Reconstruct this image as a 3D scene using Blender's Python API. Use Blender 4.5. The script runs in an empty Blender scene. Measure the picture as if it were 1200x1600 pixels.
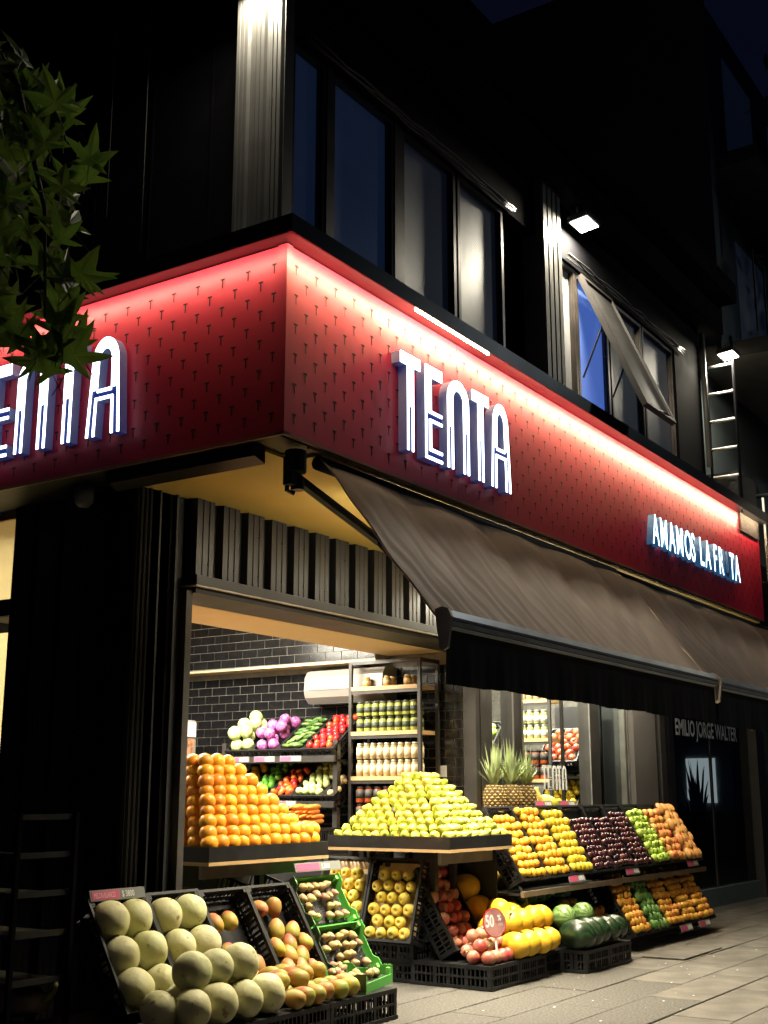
import bpy, bmesh, math, random
from mathutils import Vector, Matrix, Euler
R = math.radians
random.seed(7)
sc = bpy.context.scene
COL = sc.collection

# ------------------------------------------------------------------ camera
cam_d = bpy.data.cameras.new("camera")
cam_d.sensor_fit = 'VERTICAL'; cam_d.sensor_height = 36.0
cam_d.lens = 36.0 * 1912 / 1600
cam_d.clip_start = 0.05; cam_d.clip_end = 500
cam = bpy.data.objects.new("camera", cam_d); COL.objects.link(cam)
cam.location = (0, 0, 1.1)
cam.rotation_euler = (R(90) + math.atan2(444, 1912), 0, R(33.4 - 90))
sc.camera = cam
# ------------------------------------------------------------------ world: city night sky
w = bpy.data.worlds.new("World"); sc.world = w; w.use_nodes = True
bg = w.node_tree.nodes["Background"]
bg.inputs[0].default_value = (0.22, 0.34, 1.0, 1); bg.inputs[1].default_value = 0.0072
# ------------------------------------------------------------------ exposure
sc.view_settings.view_transform = 'Standard'; sc.view_settings.look = 'None'
sc.view_settings.exposure = 0; sc.view_settings.gamma = 1
sc.cycles.use_denoising = True
sc.cycles.max_bounces = 6; sc.cycles.diffuse_bounces = 3; sc.cycles.glossy_bounces = 3
sc.cycles.transparent_max_bounces = 8
sc.cycles.sample_clamp_indirect = 4.0
sc.cycles.caustics_reflective = False; sc.cycles.caustics_refractive = False

# light levels (W) of the place's lamps and the added street lamp
P_SOFFIT, P_SHOP, P_FLOOD = 40, 88, 120
P_ADDED_STREET = 40
E_COVE, E_SIGN, E_TUBE = 150.0, 5.5, 80.0

# ================================================================== helpers
class MB:
    def __init__(s): s.v = []; s.f = []; s.m = []
    def face(s, pts, mi=0):
        n = len(s.v); s.v += [tuple(p) for p in pts]; s.f.append(tuple(range(n, n + len(pts)))); s.m.append(mi)
    def box(s, x0, x1, y0, y1, z0, z1, mi=0):
        n = len(s.v)
        s.v += [(x0,y0,z0),(x1,y0,z0),(x1,y1,z0),(x0,y1,z0),(x0,y0,z1),(x1,y0,z1),(x1,y1,z1),(x0,y1,z1)]
        for q in ((0,3,2,1),(4,5,6,7),(0,1,5,4),(1,2,6,5),(2,3,7,6),(3,0,4,7)):
            s.f.append(tuple(n + i for i in q)); s.m.append(mi)
        return s
    def bbox(s, x0, x1, y0, y1, z0, z1, b=0.004, mi=0):
        """box with chamfered vertical and top edges"""
        xa, xb, ya, yb = x0 + b, x1 - b, y0 + b, y1 - b
        ring = lambda z, o: [(x0+o,ya,z),(xa,y0+o,z),(xb,y0+o,z),(x1-o,ya,z),(x1-o,yb,z),(xb,y1-o,z),(xa,y1-o,z),(x0+o,yb,z)]
        def rg(z, e):
            return [(x0+e,ya+e,z),(xa+e,y0+e,z),(xb-e,y0+e,z),(x1-e,ya+e,z),(x1-e,yb-e,z),(xb-e,y1-e,z),(xa+e,y1-e,z),(x0+e,yb-e,z)]
        rings = [rg(z0, 0), rg(z1 - b, 0), rg(z1, b * .7)]
        s.loft(rings, True, True, True, mi); return s
    def loft(s, rings, closed=True, cap0=False, cap1=False, mi=0):
        n = len(s.v); k = len(rings[0])
        for r in rings: s.v += [tuple(p) for p in r]
        for i in range(len(rings) - 1):
            for j in range(k if closed else k - 1):
                a = n + i*k + j; b = n + i*k + (j+1) % k
                s.f.append((a, b, b + k, a + k)); s.m.append(mi)
        if cap0: s.f.append(tuple(n + j for j in reversed(range(k)))); s.m.append(mi)
        if cap1: s.f.append(tuple(n + (len(rings)-1)*k + j for j in range(k))); s.m.append(mi)
        return s
    def tube(s, pts, r, seg=8, mi=0, caps=True):
        pts = [Vector(p) for p in pts]; rr = r if isinstance(r, (list, tuple)) else [r]*len(pts)
        rings = []
        for i, p in enumerate(pts):
            d = (pts[min(i+1, len(pts)-1)] - pts[max(i-1, 0)]).normalized()
            a = d.cross(Vector((0,0,1)));
            if a.length < 1e-3: a = d.cross(Vector((1,0,0)))
            a.normalize(); b = d.cross(a)
            rings.append([p + (a*math.cos(t) + b*math.sin(t))*rr[i] for t in [2*math.pi*j/seg for j in range(seg)]])
        s.loft(rings, True, caps, caps, mi); return s
    def lathe(s, prof, seg=16, c=(0,0,0), mi=0):
        rings = [[(c[0]+r*math.cos(2*math.pi*j/seg), c[1]+r*math.sin(2*math.pi*j/seg), c[2]+z) for j in range(seg)] for r, z in prof]
        s.loft(rings, True, prof[0][0] > 1e-4, prof[-1][0] > 1e-4, mi); return s
    def prism(s, poly, axis, a, b, mi=0):
        """extrude a 2D polygon; axis 'y': poly in (x,z); 'x': poly in (y,z); 'z': poly in (x,y)"""
        def P(p, t): return (p[0], t, p[1]) if axis == 'y' else ((t, p[0], p[1]) if axis == 'x' else (p[0], p[1], t))
        s.loft([[P(p, a) for p in poly], [P(p, b) for p in poly]], True, True, True, mi); return s
    def mesh(s, name, mats, smooth=False):
        me = bpy.data.meshes.new(name); me.from_pydata(s.v, [], s.f)
        for m in (mats if isinstance(mats, (list, tuple)) else [mats]): me.materials.append(m)
        bm = bmesh.new(); bm.from_mesh(me)
        for f, mi in zip(bm.faces, s.m): f.material_index = mi; f.smooth = smooth
        bmesh.ops.recalc_face_normals(bm, faces=bm.faces); bm.to_mesh(me); bm.free()
        me.update(); return me

def link(name, data, parent=None, loc=None, rot=None, scale=None):
    o = bpy.data.objects.new(name, data); COL.objects.link(o)
    if parent is not None: o.parent = parent
    if loc is not None: o.location = loc
    if rot is not None: o.rotation_euler = rot
    if scale is not None: o.scale = scale if isinstance(scale, (list, tuple)) else (scale,)*3
    return o
def tag(o, label, cat=None, group=None, kind=None):
    if label: o["label"] = label
    if cat: o["category"] = cat
    if group: o["group"] = group
    if kind: o["kind"] = kind
    return o
def thing(name, label, cat, loc=(0,0,0), rot=(0,0,0), group=None):
    return tag(link(name, None, loc=loc, rot=rot), label, cat, group)
def part(name, mb, mat, parent, smooth=False, kind=None, label=None):
    o = link(name, mb.mesh(name, mat, smooth), parent)
    if kind: o["kind"] = kind
    if label: o["label"] = label
    return o
def M3(loc, rot): return Matrix.Translation(loc) @ Euler(rot).to_matrix().to_4x4()

# ================================================================== materials
def nt(name):
    m = bpy.data.materials.new(name); m.use_nodes = True
    t = m.node_tree; return m, t, t.nodes, t.links, t.nodes["Principled BSDF"]
def plain(name, col, rough=.5, metal=0, var=.25, scale=8, bump=0, bscale=60, spec=.5, emit=None, estr=0, coat=0):
    m, t, N, L, b = nt(name)
    b.inputs["Roughness"].default_value = rough; b.inputs["Metallic"].default_value = metal
    b.inputs["Specular IOR Level"].default_value = spec
    if coat: b.inputs["Coat Weight"].default_value = coat
    tc = N.new("ShaderNodeTexCoord")
    nz = N.new("ShaderNodeTexNoise"); nz.inputs["Scale"].default_value = scale; nz.inputs["Detail"].default_value = 5
    L.new(tc.outputs["Object"], nz.inputs["Vector"])
    cr = N.new("ShaderNodeValToRGB"); e = cr.color_ramp.elements
    e[0].position = .3; e[1].position = .7
    e[0].color = [c*(1-var) for c in col] + [1]; e[1].color = [min(1, c*(1+var)) for c in col] + [1]
    L.new(nz.outputs["Fac"], cr.inputs["Fac"]); L.new(cr.outputs["Color"], b.inputs["Base Color"])
    mr = N.new("ShaderNodeMapRange"); mr.inputs[3].default_value = max(0, rough*.8); mr.inputs[4].default_value = min(1, rough*1.2)
    L.new(nz.outputs["Fac"], mr.inputs[0]); L.new(mr.outputs[0], b.inputs["Roughness"])
    if bump:
        n2 = N.new("ShaderNodeTexNoise"); n2.inputs["Scale"].default_value = bscale; n2.inputs["Detail"].default_value = 4
        L.new(tc.outputs["Object"], n2.inputs["Vector"])
        bp = N.new("ShaderNodeBump"); bp.inputs["Strength"].default_value = bump; bp.inputs["Distance"].default_value = .01
        L.new(n2.outputs["Fac"], bp.inputs["Height"]); L.new(bp.outputs[0], b.inputs["Normal"])
    if emit:
        b.inputs["Emission Color"].default_value = (*emit, 1); b.inputs["Emission Strength"].default_value = estr
    return m
def emis(name, col, s):
    m, t, N, L, b = nt(name); N.remove(b)
    e = N.new("ShaderNodeEmission"); e.inputs[0].default_value = (*col, 1); e.inputs[1].default_value = s
    L.new(e.outputs[0], N["Material Output"].inputs[0]); return m
def fruit(name, c1, c2, rough=.35, scale=9, c3=None, grad=None, bump=.15, bscale=120, hue=.015, val=.14, spots=None, contrast=(.35,.65), spec=.45):
    """skin of a fruit: two colours through noise, own shade for each fruit, optional blush along an axis, optional scars"""
    m, t, N, L, b = nt(name); b.inputs["Roughness"].default_value = rough
    b.inputs["Specular IOR Level"].default_value = spec
    tc = N.new("ShaderNodeTexCoord"); oi = N.new("ShaderNodeObjectInfo")
    add = N.new("ShaderNodeVectorMath"); add.operation = 'ADD'
    mul = N.new("ShaderNodeVectorMath"); mul.operation = 'SCALE'; mul.inputs["Scale"].default_value = 37
    cb = N.new("ShaderNodeCombineXYZ"); L.new(oi.outputs["Random"], cb.inputs[0]); L.new(oi.outputs["Random"], cb.inputs[1])
    L.new(cb.outputs[0], mul.inputs[0]); L.new(tc.outputs["Object"], add.inputs[0]); L.new(mul.outputs[0], add.inputs[1])
    nz = N.new("ShaderNodeTexNoise"); nz.inputs["Scale"].default_value = scale; nz.inputs["Detail"].default_value = 4
    L.new(add.outputs[0], nz.inputs["Vector"])
    cr = N.new("ShaderNodeValToRGB"); e = cr.color_ramp.elements
    e[0].position, e[1].position = contrast; e[0].color = (*c1, 1); e[1].color = (*c2, 1)
    L.new(nz.outputs["Fac"], cr.inputs["Fac"]); out = cr.outputs["Color"]
    if c3:
        sp = N.new("ShaderNodeSeparateXYZ"); L.new(tc.outputs["Object"], sp.inputs[0])
        n2 = N.new("ShaderNodeTexNoise"); n2.inputs["Scale"].default_value = scale*.6; L.new(add.outputs[0], n2.inputs["Vector"])
        ma = N.new("ShaderNodeMath"); ma.operation = 'MULTIPLY_ADD'; ma.inputs[1].default_value = grad[1]; ma.inputs[2].default_value = 0
        L.new(sp.outputs[grad[0]], ma.inputs[0])
        ad = N.new("ShaderNodeMath"); ad.operation = 'ADD'; L.new(ma.outputs[0], ad.inputs[0]); L.new(n2.outputs["Fac"], ad.inputs[1])
        a2 = N.new("ShaderNodeMath"); a2.operation = 'MULTIPLY_ADD'; a2.inputs[1].default_value = .5; a2.inputs[2].default_value = -.25
        L.new(oi.outputs["Random"], a2.inputs[0])
        a3 = N.new("ShaderNodeMath"); a3.operation = 'ADD'; L.new(ad.outputs[0], a3.inputs[0]); L.new(a2.outputs[0], a3.inputs[1])
        r2 = N.new("ShaderNodeMapRange"); r2.inputs[1].default_value = .35; r2.inputs[2].default_value = .8; L.new(a3.outputs[0], r2.inputs[0])
        mx = N.new("ShaderNodeMixRGB"); mx.inputs[2].default_value = (*c3, 1); L.new(r2.outputs[0], mx.inputs[0]); L.new(out, mx.inputs[1]); out = mx.outputs[0]
    if spots:
        n3 = N.new("ShaderNodeTexNoise"); n3.inputs["Scale"].default_value = spots[1]; n3.inputs["Detail"].default_value = 6; L.new(add.outputs[0], n3.inputs["Vector"])
        r3 = N.new("ShaderNodeMapRange"); r3.inputs[1].default_value = spots[2]; r3.inputs[2].default_value = spots[2]+.07; L.new(n3.outputs["Fac"], r3.inputs[0])
        mx = N.new("ShaderNodeMixRGB"); mx.inputs[2].default_value = (*spots[0], 1); L.new(r3.outputs[0], mx.inputs[0]); L.new(out, mx.inputs[1]); out = mx.outputs[0]
    hs = N.new("ShaderNodeHueSaturation")
    mh = N.new("ShaderNodeMapRange"); mh.inputs[3].default_value = .5-hue; mh.inputs[4].default_value = .5+hue; L.new(oi.outputs["Random"], mh.inputs[0]); L.new(mh.outputs[0], hs.inputs["Hue"])
    f7 = N.new("ShaderNodeMath"); f7.operation = 'MULTIPLY'; f7.inputs[1].default_value = 7.31; L.new(oi.outputs["Random"], f7.inputs[0])
    fr = N.new("ShaderNodeMath"); fr.operation = 'FRACT'; L.new(f7.outputs[0], fr.inputs[0])
    mv = N.new("ShaderNodeMapRange"); mv.inputs[3].default_value = 1-val; mv.inputs[4].default_value = 1+val; L.new(fr.outputs[0], mv.inputs[0]); L.new(mv.outputs[0], hs.inputs["Value"])
    L.new(out, hs.inputs["Color"]); L.new(hs.outputs[0], b.inputs["Base Color"])
    if bump:
        n4 = N.new("ShaderNodeTexNoise"); n4.inputs["Scale"].default_value = bscale; L.new(add.outputs[0], n4.inputs["Vector"])
        bp = N.new("ShaderNodeBump"); bp.inputs["Strength"].default_value = bump; bp.inputs["Distance"].default_value = .003
        L.new(n4.outputs["Fac"], bp.inputs["Height"]); L.new(bp.outputs[0], b.inputs["Normal"])
    return m
def glass(name, tint=(1,1,1), refl=1.0, rough=.02):
    m, t, N, L, b = nt(name); N.remove(b)
    tr = N.new("ShaderNodeBsdfTransparent"); tr.inputs[0].default_value = (*tint, 1)
    gl = N.new("ShaderNodeBsdfGlossy"); gl.inputs["Roughness"].default_value = rough
    fr = N.new("ShaderNodeFresnel"); fr.inputs[0].default_value = 1.5
    mu = N.new("ShaderNodeMath"); mu.operation = 'MULTIPLY'; mu.inputs[1].default_value = refl; mu.use_clamp = True
    mx = N.new("ShaderNodeMixShader"); ge = N.new("ShaderNodeNewGeometry"); inv = N.new("ShaderNodeMath"); inv.operation = 'SUBTRACT'; inv.inputs[0].default_value = 1.0
    L.new(ge.outputs["Backfacing"], inv.inputs[1]); m3 = N.new("ShaderNodeMath"); m3.operation = 'MULTIPLY'   # reflect at the outer face only
    L.new(fr.outputs[0], mu.inputs[0]); L.new(mu.outputs[0], m3.inputs[0]); L.new(inv.outputs[0], m3.inputs[1]); L.new(m3.outputs[0], mx.inputs[0])
    L.new(tr.outputs[0], mx.inputs[1]); L.new(gl.outputs[0], mx.inputs[2]); L.new(mx.outputs[0], N["Material Output"].inputs[0])
    return m
def stripes(name, c1, c2, n=9, rough=.35):
    """watermelon skin: jagged dark stripes running from pole to pole (the fruit's long axis is x)"""
    m, t, N, L, b = nt(name); b.inputs["Roughness"].default_value = rough
    tc = N.new("ShaderNodeTexCoord"); sp = N.new("ShaderNodeSeparateXYZ"); L.new(tc.outputs["Object"], sp.inputs[0])
    at = N.new("ShaderNodeMath"); at.operation = 'ARCTAN2'; L.new(sp.outputs[1], at.inputs[0]); L.new(sp.outputs[2], at.inputs[1])
    nz = N.new("ShaderNodeTexNoise"); nz.inputs["Scale"].default_value = 28; nz.inputs["Detail"].default_value = 5; L.new(tc.outputs["Object"], nz.inputs["Vector"])
    a1 = N.new("ShaderNodeMath"); a1.operation = 'MULTIPLY_ADD'; a1.inputs[1].default_value = 1.1; L.new(nz.outputs["Fac"], a1.inputs[0]); L.new(at.outputs[0], a1.inputs[2])
    s1 = N.new("ShaderNodeMath"); s1.operation = 'MULTIPLY'; s1.inputs[1].default_value = n; L.new(a1.outputs[0], s1.inputs[0])
    s2 = N.new("ShaderNodeMath"); s2.operation = 'SINE'; L.new(s1.outputs[0], s2.inputs[0])
    cr = N.new("ShaderNodeValToRGB"); cr.color_ramp.elements[0].position = .35; cr.color_ramp.elements[1].position = .8
    cr.color_ramp.elements[0].color = (*c1, 1); cr.color_ramp.elements[1].color = (*c2, 1)
    mr = N.new("ShaderNodeMapRange"); mr.inputs[1].default_value = -1; L.new(s2.outputs[0], mr.inputs[0]); L.new(mr.outputs[0], cr.inputs[0])
    L.new(cr.outputs[0], b.inputs["Base Color"]); return m
def wood(name, c1, c2, rough=.5):
    m, t, N, L, b = nt(name); b.inputs["Roughness"].default_value = rough
    tc = N.new("ShaderNodeTexCoord"); mp = N.new("ShaderNodeMapping"); mp.inputs["Scale"].default_value = (1.5, 1.5, 40); L.new(tc.outputs["Object"], mp.inputs[0])
    nz = N.new("ShaderNodeTexNoise"); nz.inputs["Scale"].default_value = 5; nz.inputs["Detail"].default_value = 6; nz.inputs["Distortion"].default_value = .6; L.new(mp.outputs[0], nz.inputs["Vector"])
    cr = N.new("ShaderNodeValToRGB"); cr.color_ramp.elements[0].color = (*c1, 1); cr.color_ramp.elements[1].color = (*c2, 1)
    cr.color_ramp.elements[0].position = .3; cr.color_ramp.elements[1].position = .7
    L.new(nz.outputs["Fac"], cr.inputs[0]); L.new(cr.outputs[0], b.inputs["Base Color"]); return m

BLACK = plain("black_painted_metal", (.016,.017,.020), .38, 0, .3, 3, .03, 25)
BLACKR = plain("dull_black_upper_metal", (.004,.004,.005), .9, 0, .3, 5, 0, 1, .04)
BLACKM = plain("black_matt_metal", (.012,.012,.014), .55, 0, .3, 5)
CLAD = plain("dark_cladding", (.011,.0115,.013), .36, .2, .25, 2.5, .04, 9)
GREYC = plain("grey_ribbed_cladding", (.17,.165,.15), .45, .2, .18, 4, .05, 12)
PLASTIC = plain("black_crate_plastic", (.011,.011,.012), .5, 0, .3, 14, .05, 80, .3)
CREAM = plain("cream_plaster", (.72,.56,.33), .7, 0, .06, 3, .04, 40)
YELLOW = plain("yellow_soffit_paint", (.78,.55,.15), .6, 0, .10, 1.6, .04, 30)
RED = plain("red_sheet_metal", (.56,.016,.050), .40, .08, .12, 1.2, .035, 3.0)
TDARK = plain("slot_shade_dark", (.012,.004,.005), .8)
TLIT = plain("slot_edge_light", (.42,.10,.10), .4, .3)  # light on the slot edges painted as pale lines
TILE = plain("black_glazed_tile", (.010,.010,.011), .16, 0, .35, 7, .06, 12)
GROUT = plain("pale_grout", (.23,.22,.20), .85, 0, .2, 20)
ALU = plain("aluminium", (.58,.64,.68), .30, .1, .15, 6)
DKALU = plain("dark_aluminium_frame", (.055,.052,.050), .35, .4, .2, 6)
BRONZE = plain("bronze_window_frame", (.06,.05,.042), .35, .5, .25, 8)
AWN = plain("brown_awning_fabric", (.108,.082,.062), .85, 0, .14, 5, .12, 220)
VAL = plain("black_valance_cloth", (.006,.006,.009), .9, 0, .2, 6, .1, 200)
WOODM = wood("pale_plywood", (.42,.25,.11), (.62,.42,.20))
WOODB = plain("black_scuffed_board", (.012,.012,.013), .4, 0, .3, 9, .08, 30)
PVC = plain("white_plastic", (.78,.77,.72), .35, 0, .04, 5)
WARMW = plain("off_white_casing", (.21,.20,.185), .35, 0, .05, 5)
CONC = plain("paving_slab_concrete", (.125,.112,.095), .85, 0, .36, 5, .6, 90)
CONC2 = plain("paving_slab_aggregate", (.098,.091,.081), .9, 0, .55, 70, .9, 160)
ASPH = plain("street_asphalt", (.05,.05,.052), .9, 0, .3, 30, .5, 120)
JOINT = plain("paving_joint_dirt", (.03,.027,.022), .95, 0, .3, 20)
TEALW = plain("dark_grey_render", (.05,.065,.068), .8, 0, .2, 2)
GLASS = glass("shop_window_glass", (.93,.95,.94), .9)
DKGLASS = glass("dark_door_glass", (.50,.54,.53), 1.0)
FROST = plain("frosted_window_glass", (.20,.20,.20), .48, 0, .15, 4, .25, 14, .6, (.10,.18,.42), .012)  # faint blue night glow put into the pane as emission
FROSTB = plain("blue_glow_window_glass", (.09,.105,.14), .40, 0, .3, 3, .2, 10, .6, (.10,.22,.60), .030)  # reflected blue and room glow put into pane colour and emission
def blinds(m, sc_=95, st=.22):
    t = m.node_tree; N, L = t.nodes, t.links; b = N["Principled BSDF"]; tc = N.new("ShaderNodeTexCoord")
    wv = N.new("ShaderNodeTexWave"); wv.bands_direction = 'Z'; wv.inputs["Scale"].default_value = sc_/6.283*2; wv.inputs["Distortion"].default_value = .6; wv.inputs["Detail"].default_value = 2
    L.new(tc.outputs["Object"], wv.inputs["Vector"]); bu = N.new("ShaderNodeBump"); bu.inputs["Strength"].default_value = st; bu.inputs["Distance"].default_value = .004
    L.new(wv.outputs["Fac"], bu.inputs["Height"]); L.new(bu.outputs[0], b.inputs["Normal"])
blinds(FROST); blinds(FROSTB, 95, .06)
BLUEC = plain("self_glowing_blue_curtain", (.10,.16,.40), .6, 0, .1, 6, 0, 10, .3, (.12,.26,.95), .42)  # room light on the curtain put in as its own emission
PINK = plain("pink_price_card", (.62,.10,.20), .5, 0, .05)
LCD = plain("grey_price_card", (.22,.23,.22), .4, 0, .06)
WHITE = plain("white_print", (.8,.8,.78), .5, 0, .03)
GREYP = plain("grey_print", (.55,.60,.60), .5, 0, .05)
REDP = plain("red_card", (.50,.006,.012), .8, 0, .05)
GREENB = plain("green_fruit_carton", (.10,.42,.07), .55, 0, .1, 8)
KRAFT = plain("brown_carton_print", (.42,.24,.10), .6, 0, .15, 30)
DGREEN = plain("dark_green_carton", (.045,.085,.03), .55, 0, .1, 12)
LITW = emis("sign_white_light", (.80,.90,1.0), E_SIGN)
SIGNB = plain("sign_blue_return", (.30,.33,.40), .35, 0, .05, 4, 0, 1, .5, (.04,.10,.60), .10)
SIGNGAP = plain("sign_blue_face", (.012,.022,.10), .5, 0, .05, 4, 0, 1, .2, (.015,.05,.60), .22)
COVE = emis("warm_led_strip", (1.0,.72,.42), E_COVE)
COVEL = emis("warm_led_strip_left", (1.0,.62,.42), E_COVE*.42)
FLOODE = emis("floodlight_panel", (1.0,.95,.80), 30)
TUBES = emis("soffit_tube_light", (1.0,.90,.68), 100); TUBEW = emis("soffit_tube_light_dim", (1.0,.90,.68), 42)
TUBEE = emis("shop_tube_light", (1.0,.93,.78), E_TUBE)

BLIND, _t, _N, _L, _b = nt("cream_blind"); _b.inputs["Base Color"].default_value = (.75,.66,.48,1)
_tr = _N.new("ShaderNodeBsdfTranslucent"); _tr.inputs[0].default_value = (.8,.72,.52,1); _mx = _N.new("ShaderNodeMixShader"); _mx.inputs[0].default_value = .75
_L.new(_b.outputs[0], _mx.inputs[1]); _L.new(_tr.outputs[0], _mx.inputs[2]); _L.new(_mx.outputs[0], _N["Material Output"].inputs[0])
# ================================================================== lights on their fixtures
def area(name, parent, loc, rot, sx, sy, power, col, spread=180):
    d = bpy.data.lights.new(name, 'AREA'); d.shape = 'RECTANGLE'; d.size = sx; d.size_y = sy; d.energy = power; d.color = col
    d.spread = R(spread)
    o = bpy.data.objects.new(name, d); COL.objects.link(o); o.parent = parent; o.location = loc; o.rotation_euler = rot; return o

# ================================================================== ground
g = MB(); g.box(-60, 90, -60, 90, -.3, -.012); tag(part("ground", g, JOINT, None), None, kind="structure")
g = MB(); g.box(-60, 90, -40, -1.2, -.011, -.006); tag(part("street", g, ASPH, None), None, kind="structure")
pav = tag(link("pavement", None), None, kind="structure")
rng = random.Random(3)
slab_m = {}
def slab_mesh(sx, sy, mat):
    k = (round(sx, 3), round(sy, 3), mat.name)
    if k not in slab_m:
        b = MB(); b.bbox(-sx/2, sx/2, -sy/2, sy/2, -.02, 0, .004); slab_m[k] = b.mesh("paving_slab", mat)
    return slab_m[k]
rows = [2.475 - .335*i for i in range(6)][::-1] + [2.80, 3.145, 3.48, 3.82, 4.16]
for i, y0 in enumerate(rows[:-1]):
    y1 = rows[i+1]; x = 1.2 + (i % 2)*.5
    while x < 15:
        sx = 1.05
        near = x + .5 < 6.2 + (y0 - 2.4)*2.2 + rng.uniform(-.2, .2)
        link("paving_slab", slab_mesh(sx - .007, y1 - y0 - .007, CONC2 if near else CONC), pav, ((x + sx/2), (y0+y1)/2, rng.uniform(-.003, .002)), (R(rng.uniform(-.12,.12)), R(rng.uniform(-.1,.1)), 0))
        x += sx
g = MB(); g.box(-20, 1.19, -1.2, 8, -.010, 0); g.box(15.01, 60, -1.2, 4.36, -.010, 0); g.box(1.19, 15.01, -1.2, .79, -.010, 0); g.box(1.19, 15.01, 4.165, 9, -.010, -.001)
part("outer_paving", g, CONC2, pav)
g = MB(); g.box(8.55, 9.35, 3.17, 3.47, .0045, .010); part("inspection_cover", g, CONC, pav)
lit = MB(); 
for i in range(60):
    x = rng.uniform(4.9, 9.5); y = rng.uniform(2.4, 3.5); s = rng.uniform(.003, .012)
    lit.face([(x-s, y-s*.4, .0062), (x+s*.8, y-s*.5, .0062), (x+s, y+s*.4, .0064), (x-s*.6, y+s*.5, .0062)])
tag(part("paper_litter", lit, WHITE, None), "white paper scraps scattered on the paving slabs", "litter", kind="stuff")

# ================================================================== the corner building
B = thing("corner_building", "black two storey corner shop building with red sign band and frosted upper windows", "building", (4.38, 4.37, 0))
def bp(name, mb, mat, smooth=False, kind=None, label=None, par=None):
    """child of the building, vertices given in world space"""
    off = Vector(B.location); mb.v = [tuple(Vector(v) - off) for v in mb.v]
    return part(name, mb, mat, par or B, smooth, kind, label)
def corr(mb, axis, a0, a1, base, depth, z0, z1, period=.2, flip=1, land=.125, start=0):
    """trapezoid ribbed sheet along x (axis 'x', base = y) or along y; ribs stand out by depth towards -y / -x"""
    pts = []; a = a0 - start
    while a < a1:
        for da, d in ((0, 0), (.012, depth), (.012+land*.26, depth), (.012+land*.29, depth-.004), (.012+land*.34, depth-.004), (.012+land*.37, depth),
                      (.012+land*.63, depth), (.012+land*.66, depth-.004), (.012+land*.71, depth-.004), (.012+land*.74, depth), (.012+land, depth), (.024+land, 0)):
            t = a + da
            if a0 <= t <= a1: pts.append((t, base - d))
        a += period
    pts = [(a0, base)] + pts + [(a1, base)]
    P = (lambda p, z: (p[0], p[1], z)) if axis == 'x' else (lambda p, z: (p[1], p[0], z))
    mb.loft([[P(p, z0) for p in pts], [P(p, z1) for p in pts]], False)
XW, YW = 4.38, 4.37
# --- left wall (x = 4.38), runs away from the street
m = MB(); m.box(4.42, 4.60, 4.62, 5.30, 0, 2.70); m.box(4.42, 4.60, 6.6, 12, 0, 2.70); m.box(4.42, 4.60, 5.30, 6.6, 0, .45); m.box(4.42, 4.60, 5.30, 6.6, 2.72, 2.80)
bp("side_wall", m, BLACKM)
m = MB(); corr(m, 'y', 4.80, 5.30, 4.42, .03, 0, 2.70, .2); corr(m, 'y', 6.6, 12, 4.42, .03, 0, 2.70, .2); bp("side_cladding", m, plain("charcoal_side_cladding", (.055,.058,.066), .34, .2, .25, 3, .04, 9))
m = MB(); corr(m, 'y', 4.37, 4.62, 4.36, .012, 0, 2.70, .068, land=.040); m.box(4.361, 4.60, 4.37, 4.62, 0, 2.70); corr(m, 'x', 4.365, 4.46, 4.3695, .010, 0, 2.66, .032, land=.012); bp("corner_post", m, plain("dark_brown_metal", (.007,.006,.005), .6, .1, .2, 5, 0, 1, .2))
m = MB(); m.box(4.40, 4.44, 5.30, 6.6, 2.06, 2.15); m.box(4.40, 4.44, 5.30, 5.345, .45, 2.72); m.box(4.40, 4.44, 6.55, 6.6, .45, 2.72); m.box(4.40, 4.44, 5.345, 6.55, 2.68, 2.72)
sw = bp("side_window", m, BLACK)
m = MB(); m.box(4.425, 4.431, 5.345, 6.55, .45, 2.06); m.box(4.425, 4.431, 5.345, 6.55, 2.15, 2.68); part("pane", m, GLASS, sw).location = -Vector(B.location)
m = MB(); m.box(4.475, 4.480, 5.345, 6.55, 2.16, 2.67); m.box(4.475, 4.480, 5.345, 6.55, .9, 1.98); part("blind", m, BLIND, sw).location = -Vector(B.location)
# --- street wall (y = 4.37): pier, header, glazing
m = MB(); m.box(4.46, 4.70, YW, 4.60, 0, 2.66); bp("pier", m, BLACKM)
m = MB(); m.box(4.62, 4.635, 4.345, 4.37, .3, 2.66); m.box(4.50, 4.512, 4.35, 4.37, .3, 2.66); bp("pier_trim", m, BLACKM)
m = MB(); m.box(4.70, 4.745, 4.33, 4.60, 0, 2.15); bp("door_jamb", m, plain("jamb_grey", (.07,.065,.06), .5))
m = MB(); m.box(4.72, 7.80, 4.345, 4.60, 2.235, 2.66); bp("door_header", m, BLACKM)
m = MB(); corr(m, 'x', 4.722, 7.80, 4.344, .04, 2.2351, 2.66, .21, land=.135); bp("header_cladding", m, CLAD)
m = MB(); m.prism([(4.28,2.178),(4.36,2.178),(4.36,2.234),(4.30,2.234),(4.28,2.228)], 'x', 4.72, 7.8); bp("header_trim", m, CLAD)
m = MB(); m.box(4.72, 7.8, 4.283, 4.60, 2.170, 2.177); bp("header_flashing", m, plain("pale_flashing", (.55,.50,.42), .4, .3))
m = MB(); m.box(4.745, 7.8, 4.31, 4.60, 2.138, 2.1695); bp("shutter_channel", m, BLACKM)
rv = MB(); rr = MB()
for i in range(15):
    x = 4.80 + i*.21
    for z in (2.30, 2.52): rv.lathe([(0,-.004),(.006,-.004),(.006,0),(.003,.003),(0,.004)], 8, (0,0,0)); rv.v[-40:] = [(x + .03 + v[0], 4.302 - v[2], z + v[1]) for v in rv.v[-40:]]
bp("rivets", rv, CLAD, kind="stuff")
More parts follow.
